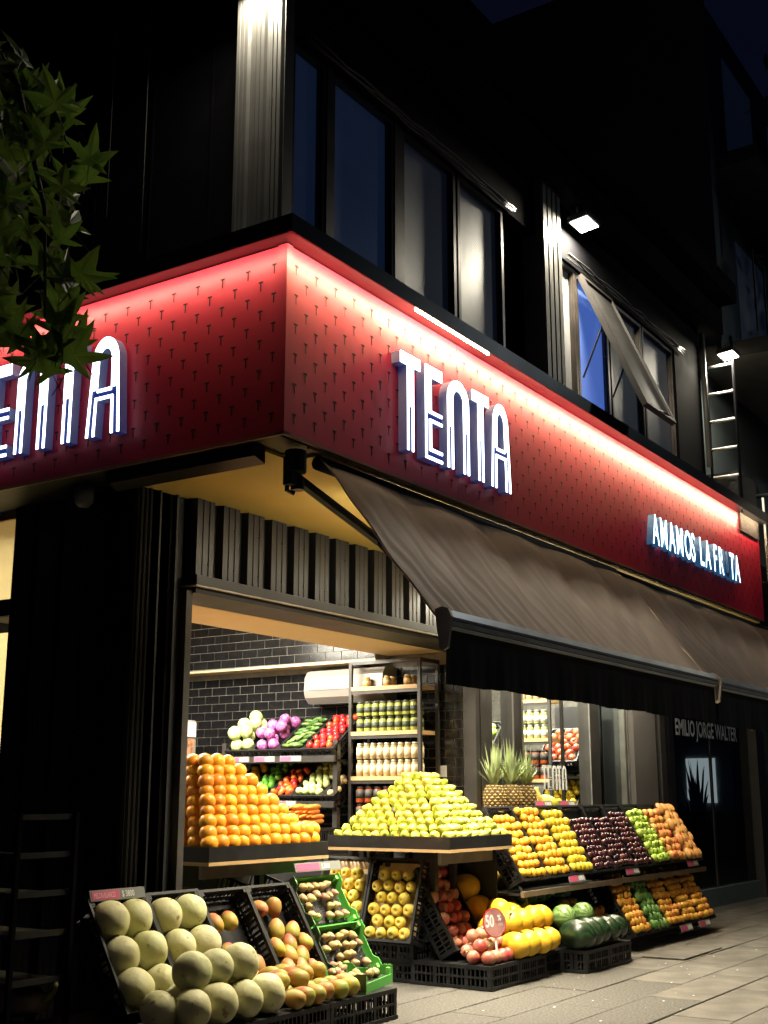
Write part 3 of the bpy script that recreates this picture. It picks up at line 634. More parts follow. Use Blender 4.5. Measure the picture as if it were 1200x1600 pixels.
# ================================================================== awnings
ENDCAP = plain("end_cap_plastic", (.42,.38,.34), .5)
def awning(x0, x1, dz, label, seed, left_end=True):
    t = thing("awning", label, "awning", (x0, 3.30, 2.57 + dz), group="brown awnings over the stalls")
    rng = random.Random(seed); n, k = 150, 30; W = x1 - x0
    top, front = Vector((0, -.045, .045)), Vector((0, -.667, -.735))
    nrm = Vector((0, -.735, .667)).normalized(); rings = []
    for i in range(n+1):
        u = i/n; row = []
        for j in range(k+1):
            v = j/k; p = top.lerp(front, v) + Vector((u*W, 0, 0))
            d = -.014*math.sin(math.pi*v)                                   # belly
            d += .050*(1-v)**1.4*abs(math.sin(math.pi*(u*W/.78 + .15)))*min(1, v*6)  # scallops from the roller supports
            diag = u*W*6.2 + v*5.0
            d += .006*math.sin(diag*3.1 + seed)*v*(1-v)*3.2
            d += .0045*math.sin(u*W*44 - v*9 + 1.3*math.sin(u*W*7))*v*(1-u*.7)*(1 - .2*v)
            d += .003*math.sin(u*W*71 - v*14)*v*(1-u)**1.5
            row.append(p + nrm*d)
        rings.append(row)
    rings0 = rings[0]; m = MB(); m.loft(rings, False); fab = part("fabric", m, AWN, t, True)
    m = MB(); m.prism([(-.667,-.715),(-.690,-.700),(-.715,-.705),(-.728,-.735),(-.722,-.775),(-.690,-.790),(-.667,-.775)], 'x', .02, W - .02); part("front_bar", m, ALU, t)
    m = MB(); m.box(.022, W - .022, -.7292, -.7262, -.752, -.748); m.box(.022, W - .022, -.7235, -.7215, -.7745, -.7715); part("bar_highlight_strip", m, plain("bar_highlight", (.7,.75,.78), .25, .8), t)  # pale strips put highlights along the bar into the colour
    for s in (0, W - .018):
        m = MB(); m.prism([(-.655,-.70),(-.69,-.69),(-.72,-.70),(-.735,-.735),(-.728,-.78),(-.715,-.865),(-.695,-.875),(-.678,-.865),(-.665,-.79)], 'x', s, s + .018)
        part("end_cap", m, ENDCAP, t)
    m = MB(); rings = []
    for j in range(8):
        v = j/7; rings.append([(.02 + (W-.04)*i/120, -.70 + .008*v*math.sin(i*.55 + seed) + .004*v*math.sin(i*1.7), -.785 - v*(.228 + .004*math.sin(i*.23) + .001*math.sin(i*1.3))) for i in range(121)])
    m.loft(rings, False); part("valance", m, VAL, t, True)
    m = MB(); m.tube([(.0, -.03, .035), (W, -.03, .035)], .035, 10); part("roller", m, BLACKM, t, True)
    m = MB(); m.tube([q + nrm*.006 for q in rings0], .005, 5); part("hem", m, plain("pale_hem", (.35,.28,.18), .8), t)
    for a0, a1 in (((-.13 if left_end else .06), .50), (W - .10, W - .66)):
        m = MB(); m.prism([(-.03,-.02),(.03,-.02),(.03,.02),(-.03,.02)], 'z', 0, 1)
        m = MB(); A, Bq, Cq = Vector((a0, .01, -.05)), Vector((a1, -.04, -.25)), Vector((a0 + (a1-a0)*.6, -.66, -.76))
        for p, q, r_ in ((A, Bq, .026), (Bq, Cq, .022)): m.tube([p, q], r_, 8)
        part("folding_arm", m, BLACKM, t)
        m = MB(); m.box(a0 - .05, a0 + .02, -.02, .03, -.10, .03); m.lathe([(0,-.05),(.05,-.05),(.05,.05),(0,.05)], 12, (a0 - .01, -.01, .01)); m.lathe([(0,-.03),(.032,-.03),(.032,.03),(0,.03)], 12, (a0 + .02, .0, -.085)); m.tube([(a0-.05,.0,.0),(a0-.02,.03,-.12),(a0+.01,.01,-.13)], .012, 6); part("bracket", m, DKALU, t)
    return t
awning(4.40, 7.836, 0, "brown awning over the tables with grey front bar and black valance", 1)
awning(7.87, 11.5, -.01, "brown awning over the fruit rack at the far end", 2, False)
m = MB(); m.prism([(4.125,2.60),(4.20,2.575),(4.20,2.655),(4.125,2.655)], 'y', 3.42, 4.36); m.prism([(4.118,2.630),(4.1248,2.612),(4.1248,2.655),(4.118,2.655)], 'y', 3.42, 4.36)
tag(part("awning_cassette", m, BLACK, None), "dark metal profile along the edge of the yellow soffit by the corner post", "profile")
m = MB(); m.box(4.201, 4.42, 3.43, 4.36, 2.640, 2.655); bp("soffit_edge", m, YELLOW)
# ================================================================== ladder
t = thing("steel_ladder", "steel wall ladder with pale rungs lit from above", "ladder", (10.55, 3.28, 3.55))
for y in (-.125, .125):
    m = MB(); m.box(-.02, .02, y-.007, y+.007, 0, 1.65); part("rail", m, BLACKR, t)
rung = MB(); rung.tube([(0,-.115,0),(0,.115,0)], .014, 8); rung_me = rung.mesh("rung", PVC, True)
for i in range(6): link("rung", rung_me, t, (0, 0, .08 + i*.262))

# ================================================================== plastic crates
def crate_mesh(name, w_, l, d, mat, closed_floor=True, slat=.030):
    m = MB(); th = .010; rim = .016
    m.box(0, w_, 0, l, 0, .008) if closed_floor else None
    for z0, z1, o in ((.008, .022, 0), (d*.5-.006, d*.5+.006, 0), (d-.018, d, -.004)):
        m.box(o, w_-o, o, th+o*0, z0, z1); m.box(o, w_-o, l-th, l-o, z0, z1); m.box(o, th, th, l-th, z0, z1); m.box(w_-th, w_-o, th, l-th, z0, z1)
    for x in (0, w_-.03):
        for y in (0, l-.03): m.box(x+.001, x+.029, y+.001, y+.029, .008, d-.001)
    n = int((w_-.06)/slat)
    for i in range(n):
        x = .03 + (w_-.06)*(i+.5)/n; hw = (.011 if i in (n//3, n - 1 - n//3) else .0045)
        for y in (.002, l-.008): m.box(x-hw, x+hw, y, y+.006, .022, d-.018)
    n = int((l-.06)/slat)
    for i in range(n):
        y = .03 + (l-.06)*(i+.5)/n; hw = (.013 if i in (n//4, n//2, n - 1 - n//4) else .0045)
        for x in (.002, w_-.008): m.box(x, x+.006, y-hw, y+hw, .022, d-.018)
    return m.mesh(name, mat)
TH = math.atan2(.854, .52)
CR = {}
def crate(loc, rot, w_, l, d, label, group, mat=PLASTIC, name="plastic_crate"):
    k = (w_, l, d, mat.name)
    if k not in CR: CR[k] = crate_mesh(name, w_, l, d, mat)
    return tag(link(name, CR[k], None, loc, rot), label, "crate", group)
def tilted(x, y, z, w_, l, d, label, group, th=TH, face='s', mat=PLASTIC):
    """crate lying back on a slope; (x,y,z) = lower left corner of its open side"""
    if face == 's': rot = (th, 0, 0); nrm = Vector((0, -math.sin(th), math.cos(th)))
    else: rot = (th, 0, R(-90)); nrm = Vector((-math.sin(th), 0, math.cos(th)))
    loc = Vector((x, y, z)) - nrm*d
    return crate(loc, rot, w_, l, d, label, group, mat), M3(loc, rot)

# ================================================================== fruit shapes
def blob(sub, fn, mat, name):
    bm = bmesh.new(); bmesh.ops.create_icosphere(bm, subdivisions=sub, radius=1)
    for v in bm.verts: v.co = Vector(fn(v.co.normalized()))
    for f in bm.faces: f.smooth = True
    me = bpy.data.meshes.new(name); bm.to_mesh(me); bm.free(); me.materials.append(mat); return me
def lathe_me(prof, seg, mats, name, extra=None):
    m = MB(); m.lathe(prof, seg)
    if extra: extra(m)
    return m.mesh(name, mats, True)
def nz3(p, s=1.0, k=0):
    return math.sin(p.x*3.1*s+k)*math.sin(p.y*2.7*s+1.3*k)*math.sin(p.z*3.5*s+2.1)
STEM = plain("fruit_stem", (.09,.06,.03), .8)
def sphere_fruit(name, r, mat, obl=.95, dim=.10, lump=.015, sub=3, k=0):
    def fn(p):
        h = abs(p.z); d = dim*math.exp(-((1-h)*26)) if p.z > 0 else dim*.5*math.exp(-((1-h)*30))
        q = p*(1 - d + lump*nz3(p, 1.3, k)); q.z *= obl; return q*r
    return blob(sub, fn, mat, name)
def ellipsoid_fruit(name, a, b, c, mat, sub=3, taper=0., lump=.02, k=0, bend=0):
    def fn(p):
        q = p*(1 + lump*nz3(p, 1.2, k)); s = 1 - taper*q.x; return Vector((q.x*a, q.y*b*s, q.z*c*s + bend*q.x*q.x*c))
    return blob(sub, fn, mat, name)
def apple_fruit(name, r, mat):
    prof = [(0,.62),(.10,.66),(.22,.80),(.42,.92),(.68,.88),(.92,.60),(1.0,.22),(.96,-.18),(.82,-.55),(.58,-.82),(.36,-.90),(.18,-.86),(.05,-.74),(0,-.72)]
    def ex(m): m.tube([(0,0,.6*r),(.02*r,0,.85*r),(.10*r,0,1.12*r)], .045*r, 5, 1)
    return lathe_me([(a*r, b*r) for a, b in prof][::-1], 16, [mat, STEM], name, ex)
def pear_fruit(name, r, mat, k=0):
    prof = [(0,-.92),(.22,-.98),(.52,-.92),(.82,-.66),(.98,-.25),(.98,.12),(.82,.48),(.60,.80),(.45,1.05),(.34,1.22),(.18,1.33),(0,1.34)]
    m = MB(); rings = []
    for a, b in prof: rings.append([(r*a*(1+.05*math.sin(5*t+k))*math.cos(t), r*a*(1+.05*math.sin(5*t+k))*math.sin(t), r*b) for t in [2*math.pi*j/14 for j in range(14)]])
    m.loft(rings); m.tube([(0,0,1.3*r),(.06*r,0,1.5*r),(.16*r,.05*r,1.66*r)], .06*r, 5, 1)
    return m.mesh(name, [mat, STEM], True)

F = {}
F['orange'] = [sphere_fruit("orange", .0455, fruit("orange_peel", (.80,.29,.012), (.90,.40,.03), .38, 14, bump=.35, bscale=260, hue=.012), .95, .08, .012, 3, k) for k in range(2)]
F['pear'] = [pear_fruit("pear", .0320, fruit("pear_skin", (.40,.50,.035), (.54,.60,.09), .38, 22, (.56,.42,.08), (0, 3), hue=.012, val=.10, spots=((.35,.25,.06), 90, .67)), k) for k in (0, 2)]
F['melon'] = [sphere_fruit("white_melon", .0855, fruit("white_melon_rind", (.66,.65,.31), (.78,.75,.44), .55, 9, bump=.45, bscale=60, hue=.012, val=.07, spots=((.30,.25,.11), 24, .64)), .97, .05, .03, 4, k) for k in range(3)]
F['mango'] = [ellipsoid_fruit("mango", .058, .043, .045, fruit("mango_skin", (.52,.33,.05), (.30,.36,.07), .52, 14, (.46,.10,.06), (0, 6), hue=.045, val=.18, bump=.08, spots=((.10,.07,.03), 150, .70)), 3, .14, .03, k, .10) for k in range(2)]
F['fig'] = [pear_fruit("fig", .0245, fruit("fig_skin", (.42,.40,.12), (.46,.30,.14), .5, 40, (.28,.11,.09), (2, -6), hue=.02, val=.22), k) for k in (0, 1)]
F['gapple'] = [apple_fruit("yellow_apple", .0365, fruit("yellow_apple_skin", (.68,.47,.05), (.76,.58,.11), .32, 18, hue=.008, val=.08, spots=((.35,.22,.06), 110, .70)))]
def pome(m_):
    def ex(m):
        for i in range(6):
            a = i*math.pi/3; m.face([(.010*math.cos(a-.5), .010*math.sin(a-.5), .036), (.010*math.cos(a+.5), .010*math.sin(a+.5), .036), (.017*math.cos(a), .017*math.sin(a), .053)])
    prof = [(0,-.036),(.012,-.0355),(.025,-.028),(.036,-.012),(.039,.004),(.034,.021),(.024,.031),(.014,.035),(.010,.037),(.010,.044),(0,.038)]
    return lathe_me(prof, 12, [m_], "pomegranate", ex)
F['pome'] = [pome(fruit("pomegranate_skin", (.50,.075,.055), (.55,.20,.13), .4, 24, (.50,.30,.17), (2, 6), hue=.012, val=.16, spots=((.20,.07,.04), 80, .66)))]
F['ymelon'] = [ellipsoid_fruit("yellow_melon", .105, .078, .078, fruit("yellow_melon_rind", (.68,.40,.015), (.78,.50,.04), .42, 14, bump=.5, bscale=45, hue=.008, val=.06, spots=((.45,.20,.03), 34, .68)), 3, .05, .02, k) for k in range(2)]
F['dwmelon'] = [ellipsoid_fruit("dark_watermelon", .125, .096, .094, stripes("dark_watermelon_rind", (.010,.022,.010), (.022,.050,.018), 7, .3), 3, .02, .015)]
F['swmelon'] = [ellipsoid_fruit("striped_watermelon", .125, .085, .085, stripes("striped_watermelon_rind", (.012,.045,.010), (.07,.18,.035), 8), 3, .02, .015)]
F['lwmelon'] = [ellipsoid_fruit("pale_watermelon", .085, .078, .078, stripes("pale_watermelon_rind", (.10,.20,.05), (.26,.38,.13), 10), 3)]
F['tang'] = [sphere_fruit("tangerine", .0325, fruit("tangerine_peel", (.76,.34,.02), (.84,.46,.04), .36, 16, bump=.25, bscale=260, hue=.012), .86, .12, .01, 2, k) for k in range(2)]
F['lemon'] = [sphere_fruit("yellow_grapefruit", .0345, fruit("grapefruit_peel", (.80,.55,.02), (.86,.64,.06), .36, 14, bump=.25, bscale=220, hue=.010), .9, .08, .012, 2)]
F['plum'] = [sphere_fruit("plum", .0265, fruit("plum_skin", (.022,.006,.016), (.055,.014,.024), .22, 20, (.12,.03,.035), (2, 8), hue=.02, val=.3, bump=.05, spec=.6), .96, .12, .012, 2)]
F['rplum'] = [sphere_fruit("nectarine", .0275, fruit("nectarine_skin", (.20,.045,.035), (.34,.16,.06), .3, 20, hue=.02, val=.2), .96, .1, .012, 2)]
F['green'] = [apple_fruit("green_apple", .034, fruit("green_apple_skin", (.40,.60,.07), (.50,.68,.12), .28, 16, hue=.008, val=.06))]
F['peach'] = [sphere_fruit("peach", .0385, fruit("peach_skin", (.74,.36,.07), (.78,.46,.12), .6, 14, (.66,.18,.06), (0, 9), hue=.012, val=.10, bump=.1), .95, .1, .02, 3)]
F['gmango'] = [ellipsoid_fruit("mandarin", .054, .040, .042, fruit("pink_grapefruit_skin", (.70,.36,.09), (.74,.42,.13), .42, 12, (.62,.22,.08), (0, 8), hue=.012, val=.10, bump=.12), 3, .08, .04, k, .06) for k in range(2)]
F['gold'] = [sphere_fruit("mandarin", .0315, fruit("mandarin_peel", (.62,.27,.03), (.70,.36,.05), .38, 16, bump=.25, bscale=240, hue=.016), .88, .1, .01, 2)]
F['lime'] = [ellipsoid_fruit("avocado", .043, .032, .032, fruit("avocado_skin", (.06,.17,.03), (.16,.30,.07), .4, 26, hue=.02, val=.2, bump=.5, bscale=140), 2, .16)]
F['cabb'] = [sphere_fruit("cabbage", .054, fruit("cabbage_leaf", (.36,.47,.12), (.62,.69,.36), .5, 45, bump=.8, bscale=50, hue=.01), .92, .06, .05, 3, k) for k in range(2)]
F['pcabb'] = [sphere_fruit("purple_cabbage", .045, fruit("purple_cabbage_leaf", (.24,.025,.20), (.55,.20,.46), .45, 55, bump=.8, bscale=50, hue=.02, val=.2), .92, .06, .05, 3, k) for k in range(2)]
F['cuc'] = [ellipsoid_fruit("cucumber", .050, .017, .017, fruit("cucumber_skin", (.03,.085,.015), (.11,.20,.04), .4, 30, hue=.015, val=.25), 2, .03)]
F['tom'] = [sphere_fruit("tomato", .028, fruit("tomato_skin", (.60,.030,.018), (.70,.07,.03), .25, 12, hue=.012, val=.15, bump=.02), .85, .14, .03, 2)]
F['zuc'] = [ellipsoid_fruit("round_squash", .031, .027, .026, fruit("round_squash_skin", (.50,.60,.20), (.62,.70,.32), .4, 20, hue=.015, val=.1), 2)]
F['onion'] = [sphere_fruit("onion", .026, fruit("onion_skin", (.66,.46,.20), (.76,.60,.34), .4, 24, hue=.01), .95, -.25, .02, 2)]
F['gpep'] = [ellipsoid_fruit("green_pepper", .036, .028, .027, fruit("green_pepper_skin", (.06,.26,.02), (.16,.40,.05), .25, 10, hue=.01, val=.2, bump=.05), 2, .15, .12, 1)]
F['rpep'] = [ellipsoid_fruit("red_pepper", .040, .024, .023, fruit("red_pepper_skin", (.55,.03,.015), (.68,.16,.03), .25, 10, hue=.02, val=.2, bump=.05), 2, .18, .12, 2)]
F['ypep'] = [ellipsoid_fruit("yellow_pepper", .034, .030, .028, fruit("yellow_pepper_skin", (.76,.40,.01), (.82,.52,.03), .25, 10, hue=.01, bump=.05), 2, .10, .12, 1)]
F['carrot'] = [ellipsoid_fruit("carrot", .085, .019, .019, fruit("carrot_skin", (.66,.20,.02), (.76,.30,.05), .5, 30, hue=.012), 2, .28)]
F['rapple'] = [apple_fruit("red_apple", .036, fruit("red_apple_skin", (.52,.06,.035), (.68,.26,.12), .3, 22, hue=.012))]
frng = random.Random(21)
def put(kind, p, label, cat, group, rot=None, sc_=1.0):
    me = frng.choice(F[kind])
    o = bpy.data.objects.new(me.name.split('.')[0], me); COL.objects.link(o)
    o.location = p
    o.rotation_euler = rot if rot is not None else (frng.uniform(0,6.28), frng.uniform(0,6.28), frng.uniform(0,6.28))
    s = sc_*frng.uniform(.91, 1.07); o.scale = (s, s, s)
    o["label"] = label; o["category"] = cat; o["group"] = group
    return o
def fill(Mx, w_, l, zc, r, kind, label, cat, group, y0=.0, y1=None, stagger=True, tilt=None, pitch=None, rowp=None, skip=0., sc_=1.0, jit=.12):
    """rows of fruit across a tilted crate (local x across, y up the slope, z out of the open side)"""
    y1 = y1 or l; px = pitch or 2*r; py = rowp or 1.74*r
    n = max(1, int((w_ - .03 + .25*r)/px)); px = (w_ - .03)/n
    k = 0; y = y0 + .015 + r
    while y + r*.6 < y1:
        m_ = n if (k % 2 == 0 or not stagger) else n - 1
        for i in range(max(1, m_)):
            if skip and frng.random() < skip: continue
            x = .015 + px*(i + .5 + (.5 if (m_ != n) else 0))
            p = Mx @ Vector((x + frng.uniform(-jit,jit)*r, y + frng.uniform(-jit,jit)*r, zc + frng.uniform(-.10,.22)*r))
            rot = None
            if tilt is not None:
                e = (Mx.to_3x3() @ Euler((tilt[0]+frng.uniform(-.3,.3), tilt[1]+frng.uniform(-.3,.3), tilt[2]+frng.uniform(-.4,.4))).to_matrix()).to_euler(); rot = e
            put(kind, p, label, cat, group, rot, sc_)
        y += py; k += 1
def liner(o, w_, l, z, mat=None):
    """tray insert the fruit lie on"""
    m = MB(); m.box(.011, w_-.011, .011, l-.011, max(.009, z-.004), z); part("tray_insert", m, mat or PLASTIC, o)

# ================================================================== price tags
def price_tag(loc, w_, h, label, name_txt, price, rot=FACE_S, lcd=True):
    t = thing("price_tag", label, "price tag", loc, rot)
    m = MB(); m.bbox(0, w_, 0, h, -.004, 0, .001); part("card", m, LCD if lcd else WHITE, t)
    m = MB(); m.box(w_*.03, w_*.52, h*.12, h*.88, .0005, .002); part("pink_field", m, PINK, t)
    if name_txt:
        o = link("lettering", text_mesh(name_txt, h*.66, .52, [plain("tag_print", (.75,.55,.58), .5) if "tag_print" not in bpy.data.materials else bpy.data.materials["tag_print"]]), t, (w_*.06, h*.26, .0032))
    if price:
        link("lettering", text_mesh(price, h*.78, .72, [WHITE], 0, .0006), t, (w_*.56, h*.22, .0032))
    else:
        m = MB()
        for a, b, c, d in ((.58,.62,.2,.8),(.66,.72,.2,.8),(.75,.82,.2,.8),(.85,.93,.2,.8)): m.box(w_*a, w_*b, h*c, h*d, .0005, .002)
        part("worn_print", m, WHITE, t, kind="stuff")
    return t
def tslope(x, y, z, th=TH): return (th, 0, 0)

# ================================================================== front left stall: white melons, mangoes, figs
BASEG = "low crates under the corner stall"
for i, (x0, lb) in enumerate(((4.99, "low black crate under the mangoes and the flat fig carton"), (4.41, "low black crate under the piled white melons"), (3.83, "low black crate under the leftmost white melons"))):
    c = crate((x0 + .575, 3.59, .148), (0, R(180), 0), .575, .40, .146, lb, None)
    o2 = crate((x0 + .575, 3.995, .148), (0, R(180), 0), .575, .40, .146, lb.replace("low black crate", "second low black crate behind the one"), None)
mats = []
for i in range(2):
    c, Mx = tilted(4.04 + .365*i, 3.97, .20, .36, .53, .15, ["tilted black crate of white melons with the price tag", "tilted black crate of white melons without a tag"][i], None)
    liner(c, .36, .53, .055)
    fill(Mx, .36, .53, .128, .083, 'melon', "white melon in a tilted crate", "melon", "white melons in the crates", stagger=False, pitch=.165, rowp=.163, jit=.05)
for i in range(2):
    c, Mx = tilted(4.775 + .365*i, 3.97, .19, .36, .53, .15, ["half empty tilted black crate of mangoes beside the melons", "tilted black crate of mangoes beside the fig cartons"][i], None)
    liner(c, .36, .53, .04)
    if i == 0:
        fill(Mx, .36, .53, .105, .046, 'mango', "mango in the half empty crate", "mango", "mangoes in the half empty crate", y1=.47, pitch=.088, rowp=.078, skip=.22, tilt=(0, 0, 1.3), jit=.35)
    else:
        fill(Mx, .36, .53, .125, .046, 'mango', "mango in the crate beside the fig cartons", "mango", "mangoes in the fuller crate", y1=.37, pitch=.086, rowp=.072, tilt=(0, 0, 1.3), jit=.3)
        fill(Mx, .30, .53, .10, .046, 'mango', "mango in the crate beside the fig cartons", "mango", "mangoes in the fuller crate", y0=.36, y1=.50, pitch=.10, rowp=.08, skip=.3)
c, Mx = tilted(5.505, 3.985, .16, .045, .53, .15, "narrow black crate side standing between mangoes and figs", None)
mp = [(3.999,3.752,.234),(4.091,3.655,.234),(4.263,3.665,.234),(4.432,3.652,.234),(4.602,3.668,.234),(4.19,3.80,.234),(4.36,3.81,.234),(4.53,3.81,.234),(4.15,3.715,.372),(4.315,3.725,.372),(4.475,3.725,.372)]
for x, y, z in mp: put('melon', (x, y, z), "white melon piled in front of the crates", "melon", "white melons piled on the low crates", sc_=.99)
mg = [(4.745,3.62),(4.83,3.635),(4.915,3.63),(5.00,3.64),(5.10,3.63),(5.20,3.635),(4.80,3.73),(4.89,3.735),(4.985,3.735),(5.08,3.73),(5.175,3.74),(5.27,3.72),(4.77,3.82),(4.87,3.825),(4.97,3.83),(5.07,3.825),(5.17,3.83)]
for x, y in mg: put('mango', (x, y, .196), "mango lying on the low crate", "mango", "mangoes on the low crate", (frng.uniform(-.3,.3), frng.uniform(-.25,.25), 1.9 + frng.uniform(-.35,.35)))
for x, y in ((4.76,3.72),(4.87,3.70),(4.82,3.78),(4.93,3.775),(5.03,3.79),(5.13,3.78),(4.86,3.86),(4.97,3.87)): put('mango', (x, y, .262), "mango lying on the low crate", "mango", "mangoes on the low crate", (frng.uniform(-.3,.3), frng.uniform(-.3,.3), 1.7 + frng.uniform(-.5,.5)))
price_tag((4.045, 4.232, .640), .345, .050, "melon price tag reading MELON BLANCO 3800 on the corner crate", "MELON BLANCO", "$ 3800", (TH + .25, 0, 0))
# fig cartons
def carton(loc, rot, w_, l, h, label, liner_z=.035):
    t = thing("fig_carton", label, "carton", loc, rot)
    m = MB(); m.box(0, w_, 0, l, 0, .006); m.box(.0062, w_-.0062, .0062, l-.0062, .0062, liner_z); part("base", m, GREENB, t)
    side = [(0,0),(l,0),(l,h*1.0),(l*.82,h),(l*.72,h*.72),(l*.30,h*.72),(l*.18,h),(0,h)]
    for x, mt in ((0, DGREEN), (w_-.006, GREENB)):
        m = MB(); m.prism([(p[0], p[1] + .006) for p in side], 'x', x, x + .006); s = part("side", m, mt, t)
        if x == 0:
            m = MB(); m.prism([(l*.10, h*.20), (l*.55, h*.18), (l*.62, h*.45), (l*.52, h*.60), (l*.20, h*.66), (l*.10, h*.5)], 'x', -.0016, -.0004); part("printed_panel", m, KRAFT, s)
            m = MB()
            for q in range(5):
                a = q*1.256; m.face([(-.0020, l*.82, h*.40), (-.0020, l*.82 + .030*math.cos(a-.35), h*.40 + .030*math.sin(a-.35)), (-.0020, l*.82 + .040*math.cos(a), h*.40 + .040*math.sin(a)), (-.0020, l*.82 + .030*math.cos(a+.35), h*.40 + .030*math.sin(a+.35))])
            part("leaf_print", m, plain("carton_leaf_print", (.55,.34,.20), .6) if "carton_leaf_print" not in bpy.data.materials else bpy.data.materials["carton_leaf_print"], s)
    for y, hh in ((0, h*.55), (l-.006, h*.9)):
        m = MB(); m.box(.0062, w_-.0062, y, y+.006, .006, hh); part("end_flap", m, GREENB, t)
    for x, y in ((.0062,.0062),(w_-.03,.0062),(.0062,l-.03),(w_-.03,l-.03)):
        m = MB(); m.prism([(x,y),(x+.024,y),(x+.024,y+.024),(x,y+.024)], 'z', .006, h*.92); part("corner_post", m, plain("light_green_carton", (.22,.60,.14), .5) if "light_green_carton" not in bpy.data.materials else bpy.data.materials["light_green_carton"], t)
    m = MB(); m.box(.02, w_-.02, .02, l-.02, liner_z+.0005, liner_z+.008); part("tray_insert", m, plain("black_tray", (.015,.014,.016), .35, 0, .5, 60, .8, 90) if "black_tray" not in bpy.data.materials else bpy.data.materials["black_tray"], t)
    return M3(loc, rot)
for i, (lb, g_) in enumerate((("lower tilted green carton of figs", "figs in the lower green carton"), ("upper tilted green carton of figs with the price tag", "figs in the upper green carton"))):
    th = TH; nrm = Vector((0, -math.sin(th), math.cos(th))); tt = Vector((0, math.cos(th), math.sin(th)))
    loc = Vector((5.575, 3.97, .175)) + tt*(.295*i) - nrm*.10 + nrm*(-.006 if i else 0)
    Mx = carton(loc, (th, 0, 0), .43, .285, .10, lb)
    fill(Mx, .40, .275, .068, .031, 'fig', "fig in the " + ("upper" if i else "lower") + " green carton", "fig", g_, y0=.012, pitch=.062, rowp=.056, skip=.22, tilt=(.5, 0, 0), jit=.35)
crate((5.575, 4.02, .148), (R(0), 0, 0), .40, .34, .02, "flat black crate lid under the fig cartons", None)
Mx = carton(Vector((5.30, 3.60, .150)), (0, 0, R(14)), .40, .28, .085, "flat green carton of a few figs on the low crate")
fill(Mx, .38, .27, .065, .034, 'fig', "fig in the flat green carton", "fig", "figs in the flat green carton", skip=.35, pitch=.07, rowp=.065)
price_tag((5.585, 4.262, .690), .43, .050, "price tag reading 3500 on the upper fig carton", "", "$ 3500", (TH + .25, 0, 0))
# black crates behind the mangoes under the table
for i, (x, y, z, lb) in enumerate(((5.05, 4.42, .10, "black crate stored under the orange table, lower of two"), (5.05, 4.42, .30, "black crate stored under the orange table, upper of two"), (5.65, 4.46, .35, "black crate leaning under the right end of the orange table"))):
    crate((x, y, z), (0 if i < 2 else R(18), 0, R(3*i)), .36, .50, .19, lb, None)
m = MB(); m.box(4.98, 5.9, 4.86, 4.90, .0045, .80); tag(part("back_board", m, BLACKM, None), "black board behind the crates under the orange table", "board")

# ================================================================== orange table and pyramid
def display_table(x0, x1, y0, y1, zt, label, lip):
    t = thing("display_table", label, "table", (x0, y0, 0))
    w_, l = x1-x0, y1-y0
    m = MB(); m.box(.018, w_-.018, .018, l-.018, zt-.05, zt-.03); part("table_top", m, WOODM, t)
    m = MB(); m.box(0, w_, 0, .018, zt-lip, zt); part("front_board", m, WOODB, t)
    m = MB(); m.box(0, .018, .0182, l, zt-lip, zt); part("side_board", m, WOODB, t)
    m = MB(); m.box(w_-.018, w_, .0182, l, zt-lip, zt); part("side_board", m, WOODB, t)
    m = MB(); m.box(-.002, w_+.002, -.002, .030, zt-lip-.018, zt-lip-.0005); m.box(-.002, .030, .0305, l, zt-lip-.018, zt-lip-.0005); part("plywood_edge", m, WOODM, t)
    for x in (.26, w_-.30):
        for y in (.26, l-.30): mm = MB(); mm.box(x, x+.04, y, y+.04, 0, zt-.05); part("leg", mm, BLACKM, t)
    m = MB(); m.box(.06, w_-.06, .10, .12, zt-lip-.09, zt-lip-.019); part("apron", m, PVC if 0 else plain("pale_apron_"+str(len(label)), (.24,.22,.18), .6), t)
    return t
display_table(4.905, 5.935, 4.30, 5.25, .845, "black edged display table with the orange pyramid", .075)
for k in range(9):
    z = .845 - .03 + .046 + k*.0525
    n = 11 - k; x0 = 4.958 + k*.0135; y0 = 4.352 + k*.017
    for j in range(4):
        for i in range(n):
            if j == 0 or i == 0 or k == 8 or i == n-1:
                put('orange', (x0 + i*.0895 + frng.uniform(-.004,.004), y0 + j*.088 + frng.uniform(-.004,.004), z + frng.uniform(-.003,.003)), "orange stacked in the pyramid", "orange", "oranges in the pyramid")
for x, y in ((5.80, 4.36), (5.88, 4.37), (5.84, 4.44), (5.76, 4.43)): put('orange', (x, y, .945 - .03), "orange stacked in the pyramid", "orange", "oranges in the pyramid")
# ================================================================== pear table and pyramid
display_table(6.47, 7.26, 3.80, 4.69, .862, "black edged display table with the pear pyramid", .072)
for k in range(10):
    n = 12 - k; px = .0655; py = .073
    cx, cy = 6.865, 4.245; z = .832 + .033 + k*.0395
    for i in range(n):
        for j in range(n):
            if i in (0, n-1) or j in (0, n-1) or k == 9:
                if j == n-1 and 0 < i < n-1 and k < 9: continue
                if i == n-1 and 0 < j < n-1 and k < 9: continue
                x = cx + (i-(n-1)/2)*px*.97; y = cy + (j-(n-1)/2)*py*.97
                if i == 0: e = (R(96)+frng.uniform(-.25,.25), frng.uniform(-.3,.3), R(-90)+frng.uniform(-.5,.5))
                else: e = (R(96)+frng.uniform(-.25,.25), frng.uniform(-.3,.3), frng.uniform(-.6,.6))
                e = (R(72)+frng.uniform(-.35,.35), frng.uniform(-.4,.4), (R(-90) if i == 0 else 0) + frng.uniform(-.6,.6))
                put('pear', (x + frng.uniform(-.006,.006), y + frng.uniform(-.006,.006), z + frng.uniform(-.004,.004)), "pear stacked in the pyramid", "pear", "pears in the pyramid", e)
